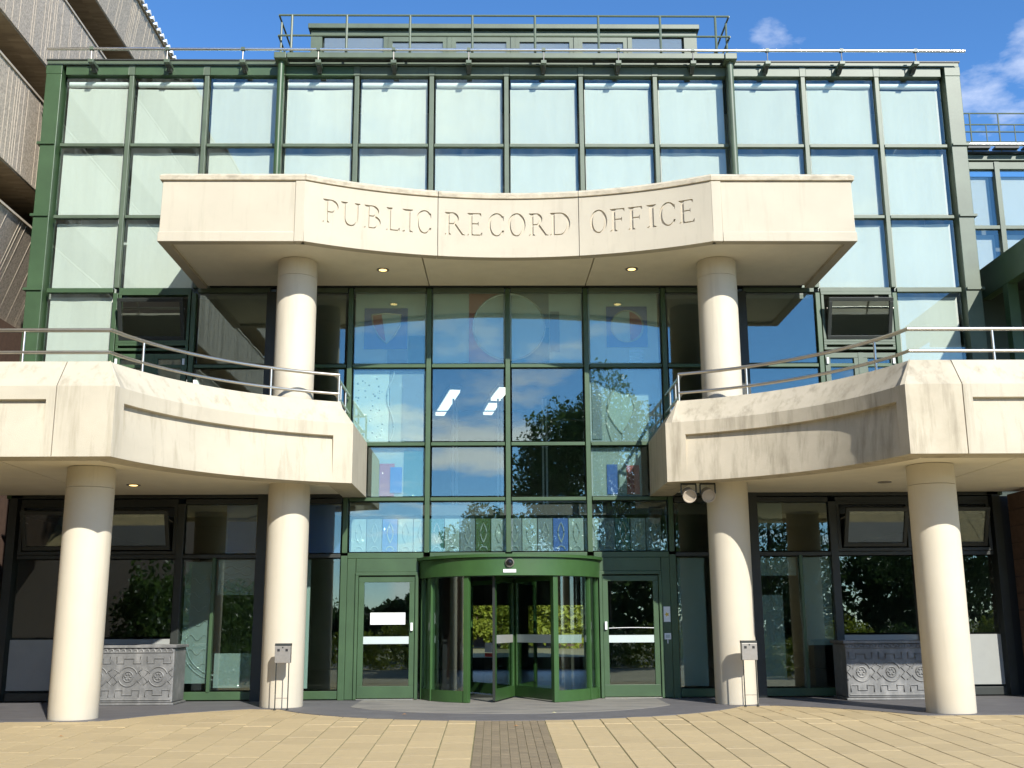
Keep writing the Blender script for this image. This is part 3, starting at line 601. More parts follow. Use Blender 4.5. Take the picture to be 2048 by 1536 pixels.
# ------------------------------------------------------------------ side doors and green surround
DR_F = {-1: GREEN, 1: GREEN}
for s in (-1, 1):
    sd = thing('side_door', 'green framed glass %s' % ('pass door with white notice, left of the revolving door' if s < 0 else 'pass door in shade, right of the revolving door'), 'door')
    m = GREEN
    xa, xb = sorted((s * 1.70, s * 2.72))
    # frame
    f = MB(); f.box(xa - .06, xb + .06, -.10, .06, 2.08, 2.14); f.box(xa - .06, xa - .005, -.10, .06, ZG + .01, 2.08); f.box(xb + .005, xb + .06, -.10, .06, ZG + .01, 2.08)
    f.build('frame', m, sd, bevel=.006)
    MB().box(xa - .055, xb + .055, -.07, .06, 2.142, 2.385).build('top_panel', m, sd, bevel=.006)
    xs = sorted((s * 2.785, s * 2.935)); MB().box(xs[0], xs[1], -.06, .06, ZG + .01, 2.385).build('side_panel', m, sd, bevel=.006)
    leaf = MB(); leaf.box(xa, xb, -.06, .0, ZG + .03, ZG + .24); leaf.box(xa, xb, -.06, .0, 1.96, 2.06); leaf.box(xa, xa + .10, -.06, 0, ZG + .24, 1.96); leaf.box(xb - .10, xb, -.06, 0, ZG + .24, 1.96)
    lf_ = leaf.build('door_leaf', m, sd, bevel=.006)
    MB().box(xa + .095, xb - .095, -.035, -.025, ZG + .23, 1.97).build('pane', GLASS_G, lf_)
    MB().box(xa + .10, xb - .10, -.045, -.037, .87, 1.0).build('safety_band', FROST, lf_)
    hx = xb - .05 if s < 0 else xa + .05
    MB().box(hx - .02, hx + .02, -.11, -.062, 1.10, 1.24).build('handle', WHITE, lf_)
    MB().box(xa, xb, -.12, -.01, ZG + .006, ZG + .022).build('threshold', STEEL, sd)
    if s < 0:
        MB().box(-2.50, -1.87, -.055, -.046, 1.21, 1.42).build('notice_board', WHITE, lf_)
    else:
        MB().path([(x, -.05, 1.12 + .012 * math.sin((x - xa) * 3)) for x in np.linspace(xa + .1, xb - .1, 12)], .006, 6).build('pull_bar', WHITE, lf_)
nb_ = thing('entry_notice', 'small white and yellow notice on the green panel right of the right door', 'notice')
MB().box(2.80, 2.92, -.068, -.061, 1.23, 1.50).build('card', WHITE, nb_); MB().prismY([(2.86 + (.045 if k % 2 else .022) * math.cos(k * math.pi / 5), 1.36 + (.045 if k % 2 else .022) * math.sin(k * math.pi / 5)) for k in range(10)], -.072, -.0685).build('star', YEL, nb_)
kp = thing('door_keypad', 'small square steel keypad below the notice beside the right door', 'keypad')
MB().box(2.80, 2.92, -.085, -.061, .92, 1.03).build('plate', WHITE, kp, bevel=.004); MB().box(2.825, 2.895, -.092, -.086, .945, 1.005).build('button_field', FROST, kp); MB().box(2.852, 2.866, -.08, -.061, .85, .915).build('key_tag', WHITE, kp)

# ------------------------------------------------------------------ stone canopy with the inscription
K = thing('entrance_canopy', 'cream stone canopy with cut inscription PUBLIC RECORD OFFICE above the entrance', 'canopy')
KR = (3.45 ** 2 + .85 ** 2) / (2 * .85); KC = (0, -1.95 - KR)
def karc(u, d=0): t = u / KR; return (KC[0] + (KR + d) * math.sin(t), KC[1] + (KR + d) * math.cos(t))
UE = KR * math.asin(3.45 / KR); UJ = 1.245
PROF = [(0, 7.50), (0, 7.665), (.018, 7.675), (.018, 8.585), (.17, 8.585), (.17, 7.50)]
PROF_REC = [(0, 7.50), (0, 7.665), (.018, 7.675), (.03, 8.585), (.17, 8.585), (.17, 7.50)]
PROF_LET = [(0, 7.50), (0, 7.672), (.09, 7.676), (.09, 8.584), (.17, 8.584), (.17, 7.50)]
PROF_COP = [(.035, 8.588), (-.012, 8.60), (-.02, 8.67), (.03, 8.72), (.17, 8.72), (.17, 8.588)]
for s in (-1, 1):
    b = MB().sweep([(-5.9, -.14), (-5.9, -2.79), (-3.62, -2.79)], PROF_REC if True else PROF); b.sweep([(-3.617, -2.79), (-3.452, -2.79)], [(-.0, z) if 0 < d < .1 and z < 8.6 else (d, z) for d, z in PROF])
    if s > 0: b.mirror()
    b.build('end_fascia', CONC, K, smooth=25, bevel=.008)
    b = MB().sweep([(-5.9, -.14), (-5.9, -2.79), (-3.452, -2.79)], PROF_COP)
    if s > 0: b.mirror()
    b.build('coping', CONC_C, K, smooth=25)
# --- letters: shapes as (outer, inner) pairs in a unit box, height 1
T, H_, SF = .135, .05, .075
def rect(x0, x1, y0, y1): return ([(x0, y0), (x1, y0), (x1, y1), (x0, y1)], None)
def stem(x, w=T, y0=0, y1=1, sl=SF, sr=SF, top=True, bot=True):
    o = [rect(x, x + w, y0, y1)]
    for on, yb, sg in ((bot, y0, 1), (top, y1, -1)):
        if on: o.append(([(x - sl, yb), (x + w + sr, yb), (x + w + sr, yb + sg * .028), (x + w, yb + sg * .085), (x, yb + sg * .085), (x - sl, yb + sg * .028)], None))
    return o
def ell(cx, cy, rx, ry, n=30, a0=0, a1=2 * math.pi, closed=True):
    return [(cx + rx * math.cos(t), cy + ry * math.sin(t)) for t in np.linspace(a0, a1, n + 1)[:(-1 if closed else None)]]
def bowl(x, y0, y1, rx, th=T * 1.05, hh=H_):
    c = (y0 + y1) / 2; ry = (y1 - y0) / 2
    o = [(x, y0)] + ell(x + rx * .35, c, rx * .65, ry, 16, -math.pi / 2, math.pi / 2, False) + [(x, y1)]
    i = [(x - .001, y0 + hh)] + ell(x + rx * .35, c, rx * .65 - th, ry - hh, 16, -math.pi / 2, math.pi / 2, False) + [(x - .001, y1 - hh)]
    return (o, i)
def arm(x0, x1, y, sg, thick=H_, ser=.14):   # thin arm with end serif
    return [rect(x0, x1, y, y + sg * thick), ([(x1 - .07, y + sg * thick), (x1 - .01, y + sg * ser), (x1 + .015, y + sg * ser), (x1, y), (x1 - .03, y)], None)]
def g_I(): return stem(SF), T + 2 * SF
def g_L(): return stem(SF, sr=SF) + arm(SF + T, .62, 0, 1), .64
def g_F(): return stem(SF) + arm(SF + T, .58, 1, -1) + [rect(SF + T, .47, .50, .55), ([(.45, .44), (.475, .44), (.475, .61), (.45, .61)], None)], .62
def g_E(): return stem(SF) + arm(SF + T, .58, 1, -1) + arm(SF + T, .62, 0, 1) + [rect(SF + T, .47, .50, .55), ([(.45, .44), (.475, .44), (.475, .61), (.45, .61)], None)], .64
def g_P(): return stem(SF) + [bowl(SF + T - .01, .44, 1, .46)], .66
def g_R(): return stem(SF) + [bowl(SF + T - .01, .47, 1, .44), ([(.36, .49), (.50, .50), (.84, .05), (.93, .03), (.93, 0), (.72, 0)], None)], .93
def g_B(): return stem(SF, sr=.0) + [bowl(SF + T - .01, .51, 1, .42), bowl(SF + T - .01, 0, .56, .50)], .71
def g_D(): return stem(SF, sr=.0) + [bowl(SF + T - .01, 0, 1, .72)], .94
def g_O(): return [(ell(.45, .5, .45, .52, 40), ell(.45, .5, .31, .465, 40))], .90
def g_C():
    o = ell(.46, .5, .46, .52, 30, .62, 2 * math.pi - .58, False); i = ell(.47, .5, .33, .465, 30, 2 * math.pi - .56, .60, False)
    return [(o + i, None), ([(.76, .86), (.815, .90), (.83, .68), (.805, .68)], None), ([(.76, .16), (.83, .26), (.84, .24), (.80, .11)], None)], .84
def g_U():
    o = [(SF, 1), (SF, .34)] + [(.42 + .345 * math.cos(t), .34 + .36 * math.sin(t)) for t in np.linspace(math.pi, 2 * math.pi, 18)] + [(.765, 1), (.70, 1), (.70, .34)] + [(.45 + .25 * math.cos(t), .34 + .30 * math.sin(t)) for t in np.linspace(2 * math.pi, math.pi, 18)] + [(.20, 1)]
    return [(o, None), ([(0, 1), (.29, 1), (.29, .972), (.20, .92), (.07, .92), (0, .972)], None), ([(.60, 1), (.85, 1), (.85, .972), (.765, .92), (.70, .92), (.60, .972)], None)], .86
GL = dict(I=g_I, L=g_L, F=g_F, E=g_E, P=g_P, R=g_R, B=g_B, D=g_D, O=g_O, C=g_C, U=g_U)
WORDS = [[('P', -3.265, -2.995), ('U', -2.951, -2.609), ('B', -2.538, -2.247), ('L', -2.151, -1.914), ('I', -1.869, -1.684), ('C', -1.63, -1.36)],
         [('R', -1.121, -.767), ('E', -.724, -.458), ('C', -.361, -.077), ('O', -.006, .303), ('R', .365, .708), ('D', .737, 1.099)],
         [('O', 1.445, 1.744), ('F', 1.797, 2.067), ('F', 2.115, 2.377), ('I', 2.441, 2.607), ('C', 2.663, 2.942), ('E', 3.005, 3.276)]]
ZB, ZT = 7.905, 8.325
def pip(p, poly):
    ins = False; n = len(poly); x, y = p
    for i in range(n):
        x0, y0 = poly[i]; x1, y1 = poly[(i + 1) % n]
        if (y0 > y) != (y1 > y) and x < (x1 - x0) * (y - y0) / (y1 - y0) + x0: ins = not ins
    return ins
for wi, (u0, u1) in enumerate(((-UE + .002, -UJ - .006), (-UJ + .006, UJ - .006), (UJ + .006, UE - .002))):
    us = np.linspace(u0, u1, 20)
    body = MB().sweep([karc(u) for u in us], PROF_LET).build('fascia_panel', CONC, K, smooth=25)
    MB().sweep([karc(u) for u in us], PROF_COP).build('coping', CONC_C, body, smooth=25)
    z0, z1 = 7.676, 8.584
    P2 = []; E2 = []
    def addloop(pts):
        o = len(P2); n = len(pts)
        P2.extend(Vector(p) for p in pts); E2.extend((o + i, o + (i + 1) % n) for i in range(n))
    ub = list(np.linspace(u0, u1, 25)); addloop([(u, z0) for u in ub] + [(u, z1) for u in reversed(ub)])
    letters = []
    for ch, a, b in WORDS[wi]:
        shp, w = GL[ch](); sx_ = (b - a) / w; sz = ZT - ZB; L = []
        for o_, i_ in shp:
            oo = [(a + x * sx_, ZB + y * sz) for x, y in o_]; ii = [(a + x * sx_, ZB + y * sz) for x, y in i_] if i_ else None
            addloop(oo)
            if ii: addloop(ii)
            L.append((oo, ii))
        letters.append((a - .03, b + .03, L))
    for u in ub[1:-1]:
        for z in np.linspace(z0, z1, 5)[1:-1]: P2.append(Vector((u, z)))
    rv, re_, rf, *_ = geometry.delaunay_2d_cdt(P2, E2, [], 0, 1e-5)
    fid = []
    for f in rf:
        c = (sum(rv[i].x for i in f) / len(f), sum(rv[i].y for i in f) / len(f)); k = -1
        for li, (a, b, L) in enumerate(letters):
            if a <= c[0] <= b and any(pip(c, o_) and not (i_ and pip(c, i_)) for o_, i_ in L): k = li; break
        fid.append(k)
    def p3(i, d): x, y = karc(rv[i].x, d); return (x, y, rv[i].y)
    fv = MB(); fv.add([p3(i, .018) for i in range(len(rv))], [f for f, k in zip(rf, fid) if k < 0]); 
    fo = fv.build('inscription_face', CONC, body, smooth=20)
    for li in range(len(letters)):
        fs = [f for f, k in zip(rf, fid) if k == li]; b = MB(); cnt = {}
        b.add([p3(i, .050) for i in range(len(rv))], fs)
        for f in fs:
            for j in range(len(f)):
                e = (f[j], f[(j + 1) % len(f)]); kk = tuple(sorted(e)); cnt.setdefault(kk, []).append(e)
        for kk, es in cnt.items():
            if len(es) == 1:
                i, j = es[0]; b.add([p3(i, .018), p3(j, .018), p3(j, .050), p3(i, .050)], [(0, 1, 2, 3)])
        o = b.build('letter', LETM, body)
        bm = bmesh.new(); bm.from_mesh(o.data); bmesh.ops.delete(bm, geom=[v for v in bm.verts if not v.link_faces], context='VERTS'); bm.to_mesh(o.data); bm.free()
        o['label'] = 'cut letter ' + WORDS[wi][li][0]
# soffit in three bays and the flat top
def kpoly(u0, u1, d): return [karc(u, d) for u in np.linspace(u0, u1, 16)]
um = KR * math.asin(1.5 / KR)
MB().prism(kpoly(-um + .012, um - .012, .16) + [(1.49, -.13), (-1.49, -.13)], 7.56, 7.66).build('soffit', SOFF, K)
for s in (-1, 1):
    pl = [(-5.74, -.13), (-5.74, -2.63), (-3.47, -2.63)] + kpoly(-UE + .05, -um - .012, .16) + [(-1.51, -.13)]
    if s > 0: pl = [(-x, y) for x, y in reversed(pl)]
    MB().prism(pl, 7.56, 7.66).build('soffit', SOFF, K)
MB().prism([(-5.72, -.13), (-5.72, -2.6), (-3.4, -2.6)] + kpoly(-UE + .1, UE - .1, .18) + [(3.4, -2.6), (5.72, -2.6), (5.72, -.13)], 8.45, 8.55).build('canopy_roof', CONC, K)

def downlight(x, y, z, on, label):
    t = thing('recessed_light', label, 'light', 'round lights in the stone soffits', (x, y, z))
    q = MB().lathe(x, y, [(.085, z - .012), (.115, z - .012), (.115, z), (.085, z)], 24).build('rim', GREYM, t, smooth=40)
    MB().lathe(x, y, [(.083, z - .008), (.05, z - .02), (.001, z - .024)], 20).build('lamp', LAMP_ON if on else LAMP_OFF, t, smooth=40)
downlight(-2.29, -1.10, 7.56, True, 'lit round light in the canopy soffit, left one')
downlight(2.27, -1.14, 7.56, True, 'lit round light in the canopy soffit, right one')
downlight(-6.40, -1.60, 3.56, True, 'lit round light in the soffit of the left balcony')
downlight(6.46, -1.60, 3.56, False, 'unlit round light in the soffit of the right balcony')

# ------------------------------------------------------------------ columns
def column(x, y, z1, label, joint=None):
    t = thing('stone_column', label, 'column', 'round entrance columns', (x, y, ZG))
    MB().lathe(x, y, [(.345, ZG), (.35, ZG + .01), (.35, z1 - .32)], 64).build('shaft', COLM, t, smooth=40)
    MB().lathe(x, y, [(.35, z1 - .314), (.35, z1 - .012), (.33, z1 - .011), (.33, z1)], 64).build('capital_ring', COLM, t, smooth=40)
column(-3.77, -1.5, 7.56, 'tall round stone column left of the doors, rising through the left balcony to the canopy')
column(3.75, -1.5, 7.56, 'tall round stone column right of the doors, rising through the right balcony to the canopy')
column(-6.38, -3.62, 3.56, 'short round stone column holding up the outer left balcony')
column(6.45, -3.62, 3.56, 'short round stone column holding up the outer right balcony')

# ------------------------------------------------------------------ balconies
bx_, by_, br_ = circ3((-5.56, -5.2), (-4.15, -3.02), (-2.62, -2.17))
def barc(n, off=0, t0=0, t1=1):
    a0 = math.atan2(-5.2 - by_, -5.56 - bx_); a1 = math.atan2(-2.17 - by_, -2.62 - bx_)
    if a0 < 0: a0 += 2 * math.pi
    if a1 < 0: a1 += 2 * math.pi
    return [(bx_ + (br_ + off) * math.cos(a0 + (a1 - a0) * t), by_ + (br_ + off) * math.sin(a0 + (a1 - a0) * t)) for t in np.linspace(t0, t1, n)]
BP = [(0, 3.5), (0, 4.5), (.30, 4.92), (.42, 4.92), (.42, 3.5)]
BPR = [(0, 3.5), (0, 3.60), (.085, 4.275), (0, 4.285), (0, 4.5), (.30, 4.92), (.42, 4.92), (.42, 3.5)]
BPS = [(0, 3.5), (0, 3.76), (.075, 4.30), (0, 4.31), (0, 4.5), (.30, 4.92), (.42, 4.92), (.42, 3.5)]
def mitre_split(path, i0, i1, prof_mid, prof_end, mb):
    pass
for s in (-1, 1):
    nm = 'left' if s < 0 else 'right'
    t = thing('balcony', 'curved cream stone balcony with steel handrail, %s of the entrance' % nm, 'balcony', 'stone balconies beside the entrance')
    cm_ = CONC_B if s < 0 else CONC_D
    def bld(b, name, m, **k):
        if s > 0: b.mirror()
        return b.build(name, m, t, **k)
    b = MB().sweep([(-9.5, -5.2), (-9.3, -5.2)], BP); b.sweep([(-9.3, -5.2), (-6.51, -5.2)], BPS); b.sweep([(-6.51, -5.2), (-6.385, -5.2)], BP)
    bld(b, 'straight_parapet', CONC_B, smooth=20)
    # curved parapet: one continuous outline, recess in the middle stretch
    arc = barc(41)
    path = [(-6.37, -5.2), (-5.56, -5.2)] + arc[1:-1] + [(-2.62, -2.17), (-2.62, -.12)]
    P = [Vector(p) for p in path]; n = len(BPR); vs_ = []; fs_ = []
    rows = []
    for i, p in enumerate(P):
        d0 = (P[i] - P[i - 1]).normalized() if i else (P[1] - P[0]).normalized(); d1 = (P[i + 1] - P[i]).normalized() if i < len(P) - 1 else d0
        n0 = Vector((-d0.y, d0.x)); n1 = Vector((-d1.y, d1.x)); m = (n0 + n1).normalized(); m /= max(.3, m.dot(n0))
        rec = 3 <= i <= len(P) - 5
        flat = [(0 if (k == 2) else d, z) for k, (d, z) in enumerate(BPR)]
        if i in (3, len(P) - 5): rows += [(p, m, flat), (p, m, BPR)] if i == 3 else [(p, m, BPR), (p, m, flat)]
        else: rows.append((p, m, BPR if rec else flat))
    def corner(i):
        e0 = (P[i] - P[i - 1]).normalized(); e1 = (P[i + 1] - P[i]).normalized(); return P[i], (e0 + e1).normalized()
    cA, tA = corner(1); cB, tB = corner(len(P) - 2)
    for p, m, pr in rows:
        for d, z in pr:
            q = p + m * d
            if (p - cA).length > 1e-4 and p.x > cA.x: q -= tA * min(0, (q - cA).dot(tA))
            if (p - cB).length > 1e-4 and p.x < cB.x - 1e-4: q -= tB * max(0, (q - cB).dot(tB))
            vs_.append((q.x, q.y, z))
    for i in range(len(rows) - 1): fs_ += [(i * n + (k + 1) % n, i * n + k, (i + 1) * n + k, (i + 1) * n + (k + 1) % n) for k in range(n)]
    mm = (len(rows) - 1) * n; fs_ += [tuple(range(n)), tuple(range(mm + n - 1, mm - 1, -1))]
    cb = MB().add(vs_, fs_); bld(cb, 'curved_parapet', cm_, smooth=22)
    ins = [(0, 0)] + [p for p in barc(30, .42) if p[1] > -4.70] + [(0, 0)]
    def soff(x0, x1, name='soffit'):
        return None
    pl1 = [(-9.5, -.12), (-9.5, -4.80), (-7.46, -4.80), (-7.46, -.12)]
    pl2 = [(-7.44, -.12), (-7.44, -4.80), (-5.75, -4.80)] + ins[1:-1] + [(-3.02, -1.78), (-3.02, -.12)]
    bld(MB().prism(pl1, 3.56, 3.70), 'soffit', SOFF); bld(MB().prism(pl2, 3.56, 3.70), 'soffit', SOFF)
    bld(MB().prism([(-9.5, -.12), (-9.5, -4.80), (-5.75, -4.80)] + ins[1:-1] + [(-3.02, -1.78), (-3.02, -.12)], 3.9, 4.0), 'deck', SLATE)
    # handrail
    ro = .36
    hp = [(-9.5, -4.84), (-7.6, -4.84), (-5.80, -4.84)] + [p for p in barc(24, .36) if p[1] > -4.6][:-1] + [(-2.98, -1.82)]
    hp2 = [(-2.98, -1.82), (-2.98, -.16)]
    hr = bld(MB().path([(x, y, 5.40) for x, y in hp + [(-2.98, -.16)]], .030, 10), 'top_rail', STEEL if s < 0 else STEEL, smooth=40)
    bld(MB().path([(x, y, 5.07) for x, y in hp + [(-2.98, -.16)]], .026, 10), 'lower_rail', STEEL, smooth=40)
    a36 = barc(25, .36)
    for px, py in ((-7.05, -4.84), (-8.6, -4.84), a36[5], a36[17], a36[23], (-2.98, -1.2), (-2.98, -.6)):
        bld(MB().tube((px, py, 4.90), (px, py, 5.39), .021, 10), 'rail_post', STEEL, smooth=40)
# flood lamps under the right balcony
for k, (x, lab) in enumerate(((3.0, 'left of the two round floodlights under the right balcony edge'), (3.32, 'right of the two round floodlights under the right balcony edge'))):
    t = thing('floodlight', lab, 'floodlight', 'floodlights under the right balcony', (x, -2.1, 3.5))
    MB().box(x - .13, x + .13, -2.02, -1.97, 3.475, 3.50).build('bracket_bar', DARKM, t)
    for q in (-1, 1): MB().box(x + q * .125 - .008, x + q * .125 + .008, -2.02, -1.97, 3.32, 3.475).build('bracket_arm', DARKM, t)
    q = MB().lathe(0, 0, [(.06, 0), (.10, .03), (.115, .2), (.115, .24), (.10, .24), (.09, .215), (.001, .21)], 22)
    rot = Matrix.Rotation(R(112), 3, 'X'); q.v = [tuple(rot @ Vector(p) + Vector((x, -1.86, 3.36))) for p in q.v]
    q.build('lamp_body', mat('lamp_grey', (.42, .36, .28), .5), t, smooth=40)

# ------------------------------------------------------------------ roof rail, gantry, roof pavilion
t = thing('cleaning_rail', 'long bright steel tube rail along the roof edge on green brackets', 'rail')
MB().tube((-9.1, -.36, 12.40), (9.22, -.36, 12.40), .030, 10).build('steel_tube', STEEL_B, t, smooth=40)
for k in range(12):
    x = -8.22 + 1.494 * k
    b = MB().box(x - .055, x + .055, -.39, -.083, 12.10, 12.17).build('bracket', GREEN_F, t, bevel=.005)
    MB().tube((x, -.36, 12.17), (x, -.36, 12.38), .012, 8).build('stalk', GREYM, b); MB().box(x - .035, x + .035, -.395, -.325, 12.37, 12.434).build('clamp', GREEN_F, b)
    MB().hexa([(x - .04, -.14, 12.02), (x + .04, -.14, 12.02), (x + .04, -.083, 12.02), (x - .04, -.083, 12.02)], [(x - .04, -.30, 12.098), (x + .04, -.30, 12.098), (x + .04, -.083, 12.098), (x - .04, -.083, 12.098)]).build('gusset', DARKM, b)
t = thing('roof_walkway_railing', 'thin green pipe railing with walkway kerb in front of the roof pavilion', 'railing')
MB().box(-4.36, 4.36, -.30, -.125, 12.25, 12.28).build('walkway_plate', DARKM, t)
MB().box(-4.36, 4.36, -.36, -.30, 12.23, 12.34).build('kerb', GREEN_F, t, bevel=.005)
YR = -.28
for x in (-4.30, -3.2, -1.93, -.68, .58, 1.86, 3.11, 4.23): MB().tube((x, YR, 12.25), (x, YR, 13.2), .026, 8).build('post', RAILP, t, smooth=40)
for x in (-4.53, 4.47): MB().tube((x, YR + .12, 12.33), (x, YR + .12, 13.12), .022, 8).build('post', RAILP, t, smooth=40)
for z in (13.2, 12.75): MB().path([(-4.56, YR, z)] + [(x, YR, z) for x in np.linspace(-4.5, 4.45, 6)] + [(4.51, YR, z)], .022, 8).build('rail', RAILP, t, smooth=40)
for x in (-4.56, 4.51):
    for z in (13.2, 12.75): MB().tube((x, YR, z), (x, 2.2, z), .020, 8).build('side_rail', RAILP, t, smooth=40)
PGL = glass('pavilion_glass', (.7, .8, .82), .12, .02, wave=.02, frost=.42, fcol=(.46, .52, .56))
PV = thing('roof_pavilion', 'low green framed rooftop pavilion with a row of windows', 'pavilion')
YP = 3.0
MB().box(-4.5, 4.5, YP + .12, YP + 4, 12.41, 14.72).build('core', IN_W, PV)
MB().box(-4.56, 4.56, YP - .15, YP + 4.2, 14.76, 14.88).build('roof', GREEN_F, PV, bevel=.01); MB().box(-4.5, 4.5, YP - .05, YP + .1, 14.63, 14.755).build('head_beam', GREEN_F, PV)
MB().box(-4.5, 4.5, YP - .05, YP + .1, 12.41, 13.4).build('base_panel', GREEN_F, PV)
for k in range(7):
    x = -4.5 + 1.42 * k + (.0 if k == 0 else .18)
    xs_ = [-4.5, -2.72, -1.22, .28, 1.75, 2.80, 4.22]
for x0, x1 in ((-4.5, -4.24), (4.2, 4.5)): MB().box(x0, x1, YP - .06, YP + .1, 13.4, 14.63).build('corner_panel', GREEN_F, PV)
px_ = [-4.24, -2.76, -1.28, .20, 1.67, 2.93, 4.2]
for i in range(6):
    x0, x1 = px_[i], px_[i + 1]
    MB().box(x0 + .05, x1 - .05, YP, YP + .012, 13.45, 14.58).build('pane', PGL, PV)
    if i: MB().box(x0 - .05, x0 + .05, YP - .07, YP + .1, 13.4, 14.63).build('mullion', GREEN_F, PV)
    if 0 < i < 5:
        f = MB(); a, b = x0 + .054, x1 - .054
        f.box(a, a + .10, YP - .04, YP - .003, 13.45, 14.62); f.box(b - .10, b, YP - .04, YP - .003, 13.45, 14.62); f.box(a + .10, b - .10, YP - .04, YP - .003, 14.48, 14.62); f.build('sash', GREEN_F, PV)
    for z in (13.9, 14.2): MB().box(x0 + .06, x1 - .06, YP + .06, YP + .08, z, z + .03).build('inner_bar', GREYM, PV)

# ------------------------------------------------------------------ left concrete building
LB = thing('ribbed_concrete_building', 'tall brown concrete building with ribbed bands at the left edge', 'building')
Y0, Y1 = -27, 14
bands = [(15.82, 17.15, -9.72, -9.55, 'a'), (12.70, 14.52, -9.62, -9.60, 'b'), (9.93, 11.80, -9.62, -9.60, 'b'), (7.28, 9.06, -10.25, -9.62, 'c')]
for z0, z1, xb, xt, kd in bands:
    # panels about 3.6 m long
    y = Y0
    while y < Y1:
        ye = min(y + 3.6, Y1)
        b = MB().hexa([(xb - .35, y + .01, z0), (xb, y + .01, z0), (xb, ye - .01, z0), (xb - .35, ye - .01, z0)], [(xt - .35, y + .01, z1), (xt, y + .01, z1), (xt, ye - .01, z1), (xt - .35, ye - .01, z1)])
        p = b.build('ribbed_panel', AGG, LB)
        rb = MB(); yy = y + .1; rr = random.Random(int(y * 10) + int(z0))
        while yy < ye - .08:
            e = .006; w = .010
            rb.hexa([(xb - .01, yy - w, z0 + .01), (xb + e, yy - w * .5, z0 + .01), (xb + e, yy + w * .5, z0 + .01), (xb - .01, yy + w, z0 + .01)], [(xt - .01, yy - w, z1 - .01), (xt + e, yy - w * .5, z1 - .01), (xt + e, yy + w * .5, z1 - .01), (xt - .01, yy + w, z1 - .01)])
            yy += rr.choice((.10, .18, .30, .42, .55))
        rb.build('rib', AGG_L, p); y = ye
    MB().box(xt - .36, xt + .03, Y0, Y1, z1 + .002, z1 + .05).build('coping', AGG_L if kd != 'a' else BOARD, LB)
    MB().box(-10.9, xb - .355, Y0, Y1, z0 + .01, z0 + .12).build('soffit_slab', BOARD, LB)
    MB().box(xb - .354, xb - .02, Y0, Y1, z0 - .03, z0 - .002).build('drip_edge', BOARD, LB)
for z0, z1 in ((14.58, 15.80), (11.86, 12.68), (9.12, 9.90)): MB().box(-10.75, -10.6, Y0, Y1, z0 - .6, z1 + .02).build('window_band', GLASS_G, LB)
MB().box(-14, -10.76, Y0, Y1, -1.2, 17.0).build('core', mat('dark_core', (.03, .027, .022), .9), LB)
MB().box(-10.755, -10.15, Y0, Y1, -1.2, 7.25).build('brick_base', BROWN, LB)
MB().box(-10.3, -9.5, Y0, Y1, 17.16, 17.22).build('roof_edge', BOARD, LB)
tooth = None
for k in range(70):
    y = 10.6 - .30 * k
    b = MB().add([(-9.62, y - .10, 17.222), (-9.44, y - .10, 17.222), (-9.44, y + .10, 17.222), (-9.62, y + .10, 17.222), (-9.44, y - .05, 17.33), (-9.44, y + .01, 17.33)], [(3, 2, 1, 0), (0, 1, 4), (1, 2, 5, 4), (2, 3, 5), (3, 0, 4, 5)])
    if tooth is None:
        c0 = (-9.5, y, 17.22); b.v = [(p[0] - c0[0], p[1] - c0[1], p[2] - c0[2]) for p in b.v]; tooth = b.build('roof_tooth', WHITE, LB); tooth.location = c0
    else:
        o = tooth.copy(); COL.objects.link(o); o.location = (-9.5, y, 17.22)

# ------------------------------------------------------------------ right wing and covered walkway
RW = thing('glass_wing', 'green framed glass wing set back at the right edge', 'building')
YW = 3.0
MB().box(9.2, 20, YW - .06, YW + .1, 11.30, 11.48).build('beam_panel', GREEN_F, RW, bevel=.01); MB().box(9.2, 20, YW - .10, YW + .1, 11.50, 11.64).build('parapet', GREEN_F, RW, bevel=.01)
MB().box(9.2, 20, YW - .16, YW + .3, 11.645, 11.70).build('roof_edge', DARKM, RW)
for x in (9.6, 11.24, 12.74, 14.24, 15.74): MB().box(x - .055, x + .055, YW - .09, YW + .05, 3, 11.47).build('mullion', GREEN_F, RW)
for z in (9.90, 8.4, 6.9, 5.4): MB().box(9.2, 20, YW - .07, YW + .05, z - .04, z + .04).build('transom', GREEN_F, RW)
WG = glass('wing_glass', (.92, .96, .96), .11, 0, wave=.006)
for x0, x1 in ((9.2, 11.24), (11.24, 12.74), (12.74, 14.24)):
    for z0, z1 in ((9.94, 11.20), (8.44, 9.80)): MB().box(x0 + .1, x1 - .1, YW + .18, YW + .185, z0, z1).build('roller_blind', BLIND, RW)  # blinds added to give the wing panes the pale look of reflected cloud
for x0, x1 in ((9.2, 11.24), (11.24, 12.74), (12.74, 14.24), (14.24, 15.74)):
    for z0, z1 in ((9.94, 11.30), (8.44, 9.86), (6.94, 8.36), (5.44, 6.86)): pane(x0 + .06, x1 - .06, z0, z1, WG, YW, True, RW)
MB().box(9.2, 20, YW + .6, YW + .7, 3, 11.4).build('inner_wall', IN_W, RW)
t = thing('wing_roof_railing', 'green grid railing with steel tube on the right wing roof', 'railing')
MB().tube((9.3, YW - .3, 11.80), (20, YW - .3, 11.80), .045, 10).build('steel_tube', STEEL_B, t, smooth=40)
for z in (12.66, 12.38, 12.20, 11.95): MB().tube((9.3, YW - .1, z), (20, YW - .1, z), .017, 6).build('rail', RAILP, t)
for k in range(9):
    x = 10.72 + .66 * k
    MB().tube((x, YW - .1, 11.7), (x, YW - .1, 12.66 if True else 12.4), .018, 6).build('post', RAILP, t); MB().tube((x + .36, YW - .1, 11.7), (x + .36, YW - .1, 12.38), .013, 6).build('baluster', RAILP, t)
    MB().box(x - .25, x + .3, YW - .34, YW - .17, 11.70, 11.74).build('bracket', DARKM, t)
CW = thing('covered_walkway', 'dark green covered walkway roof running out at the right edge', 'walkway')
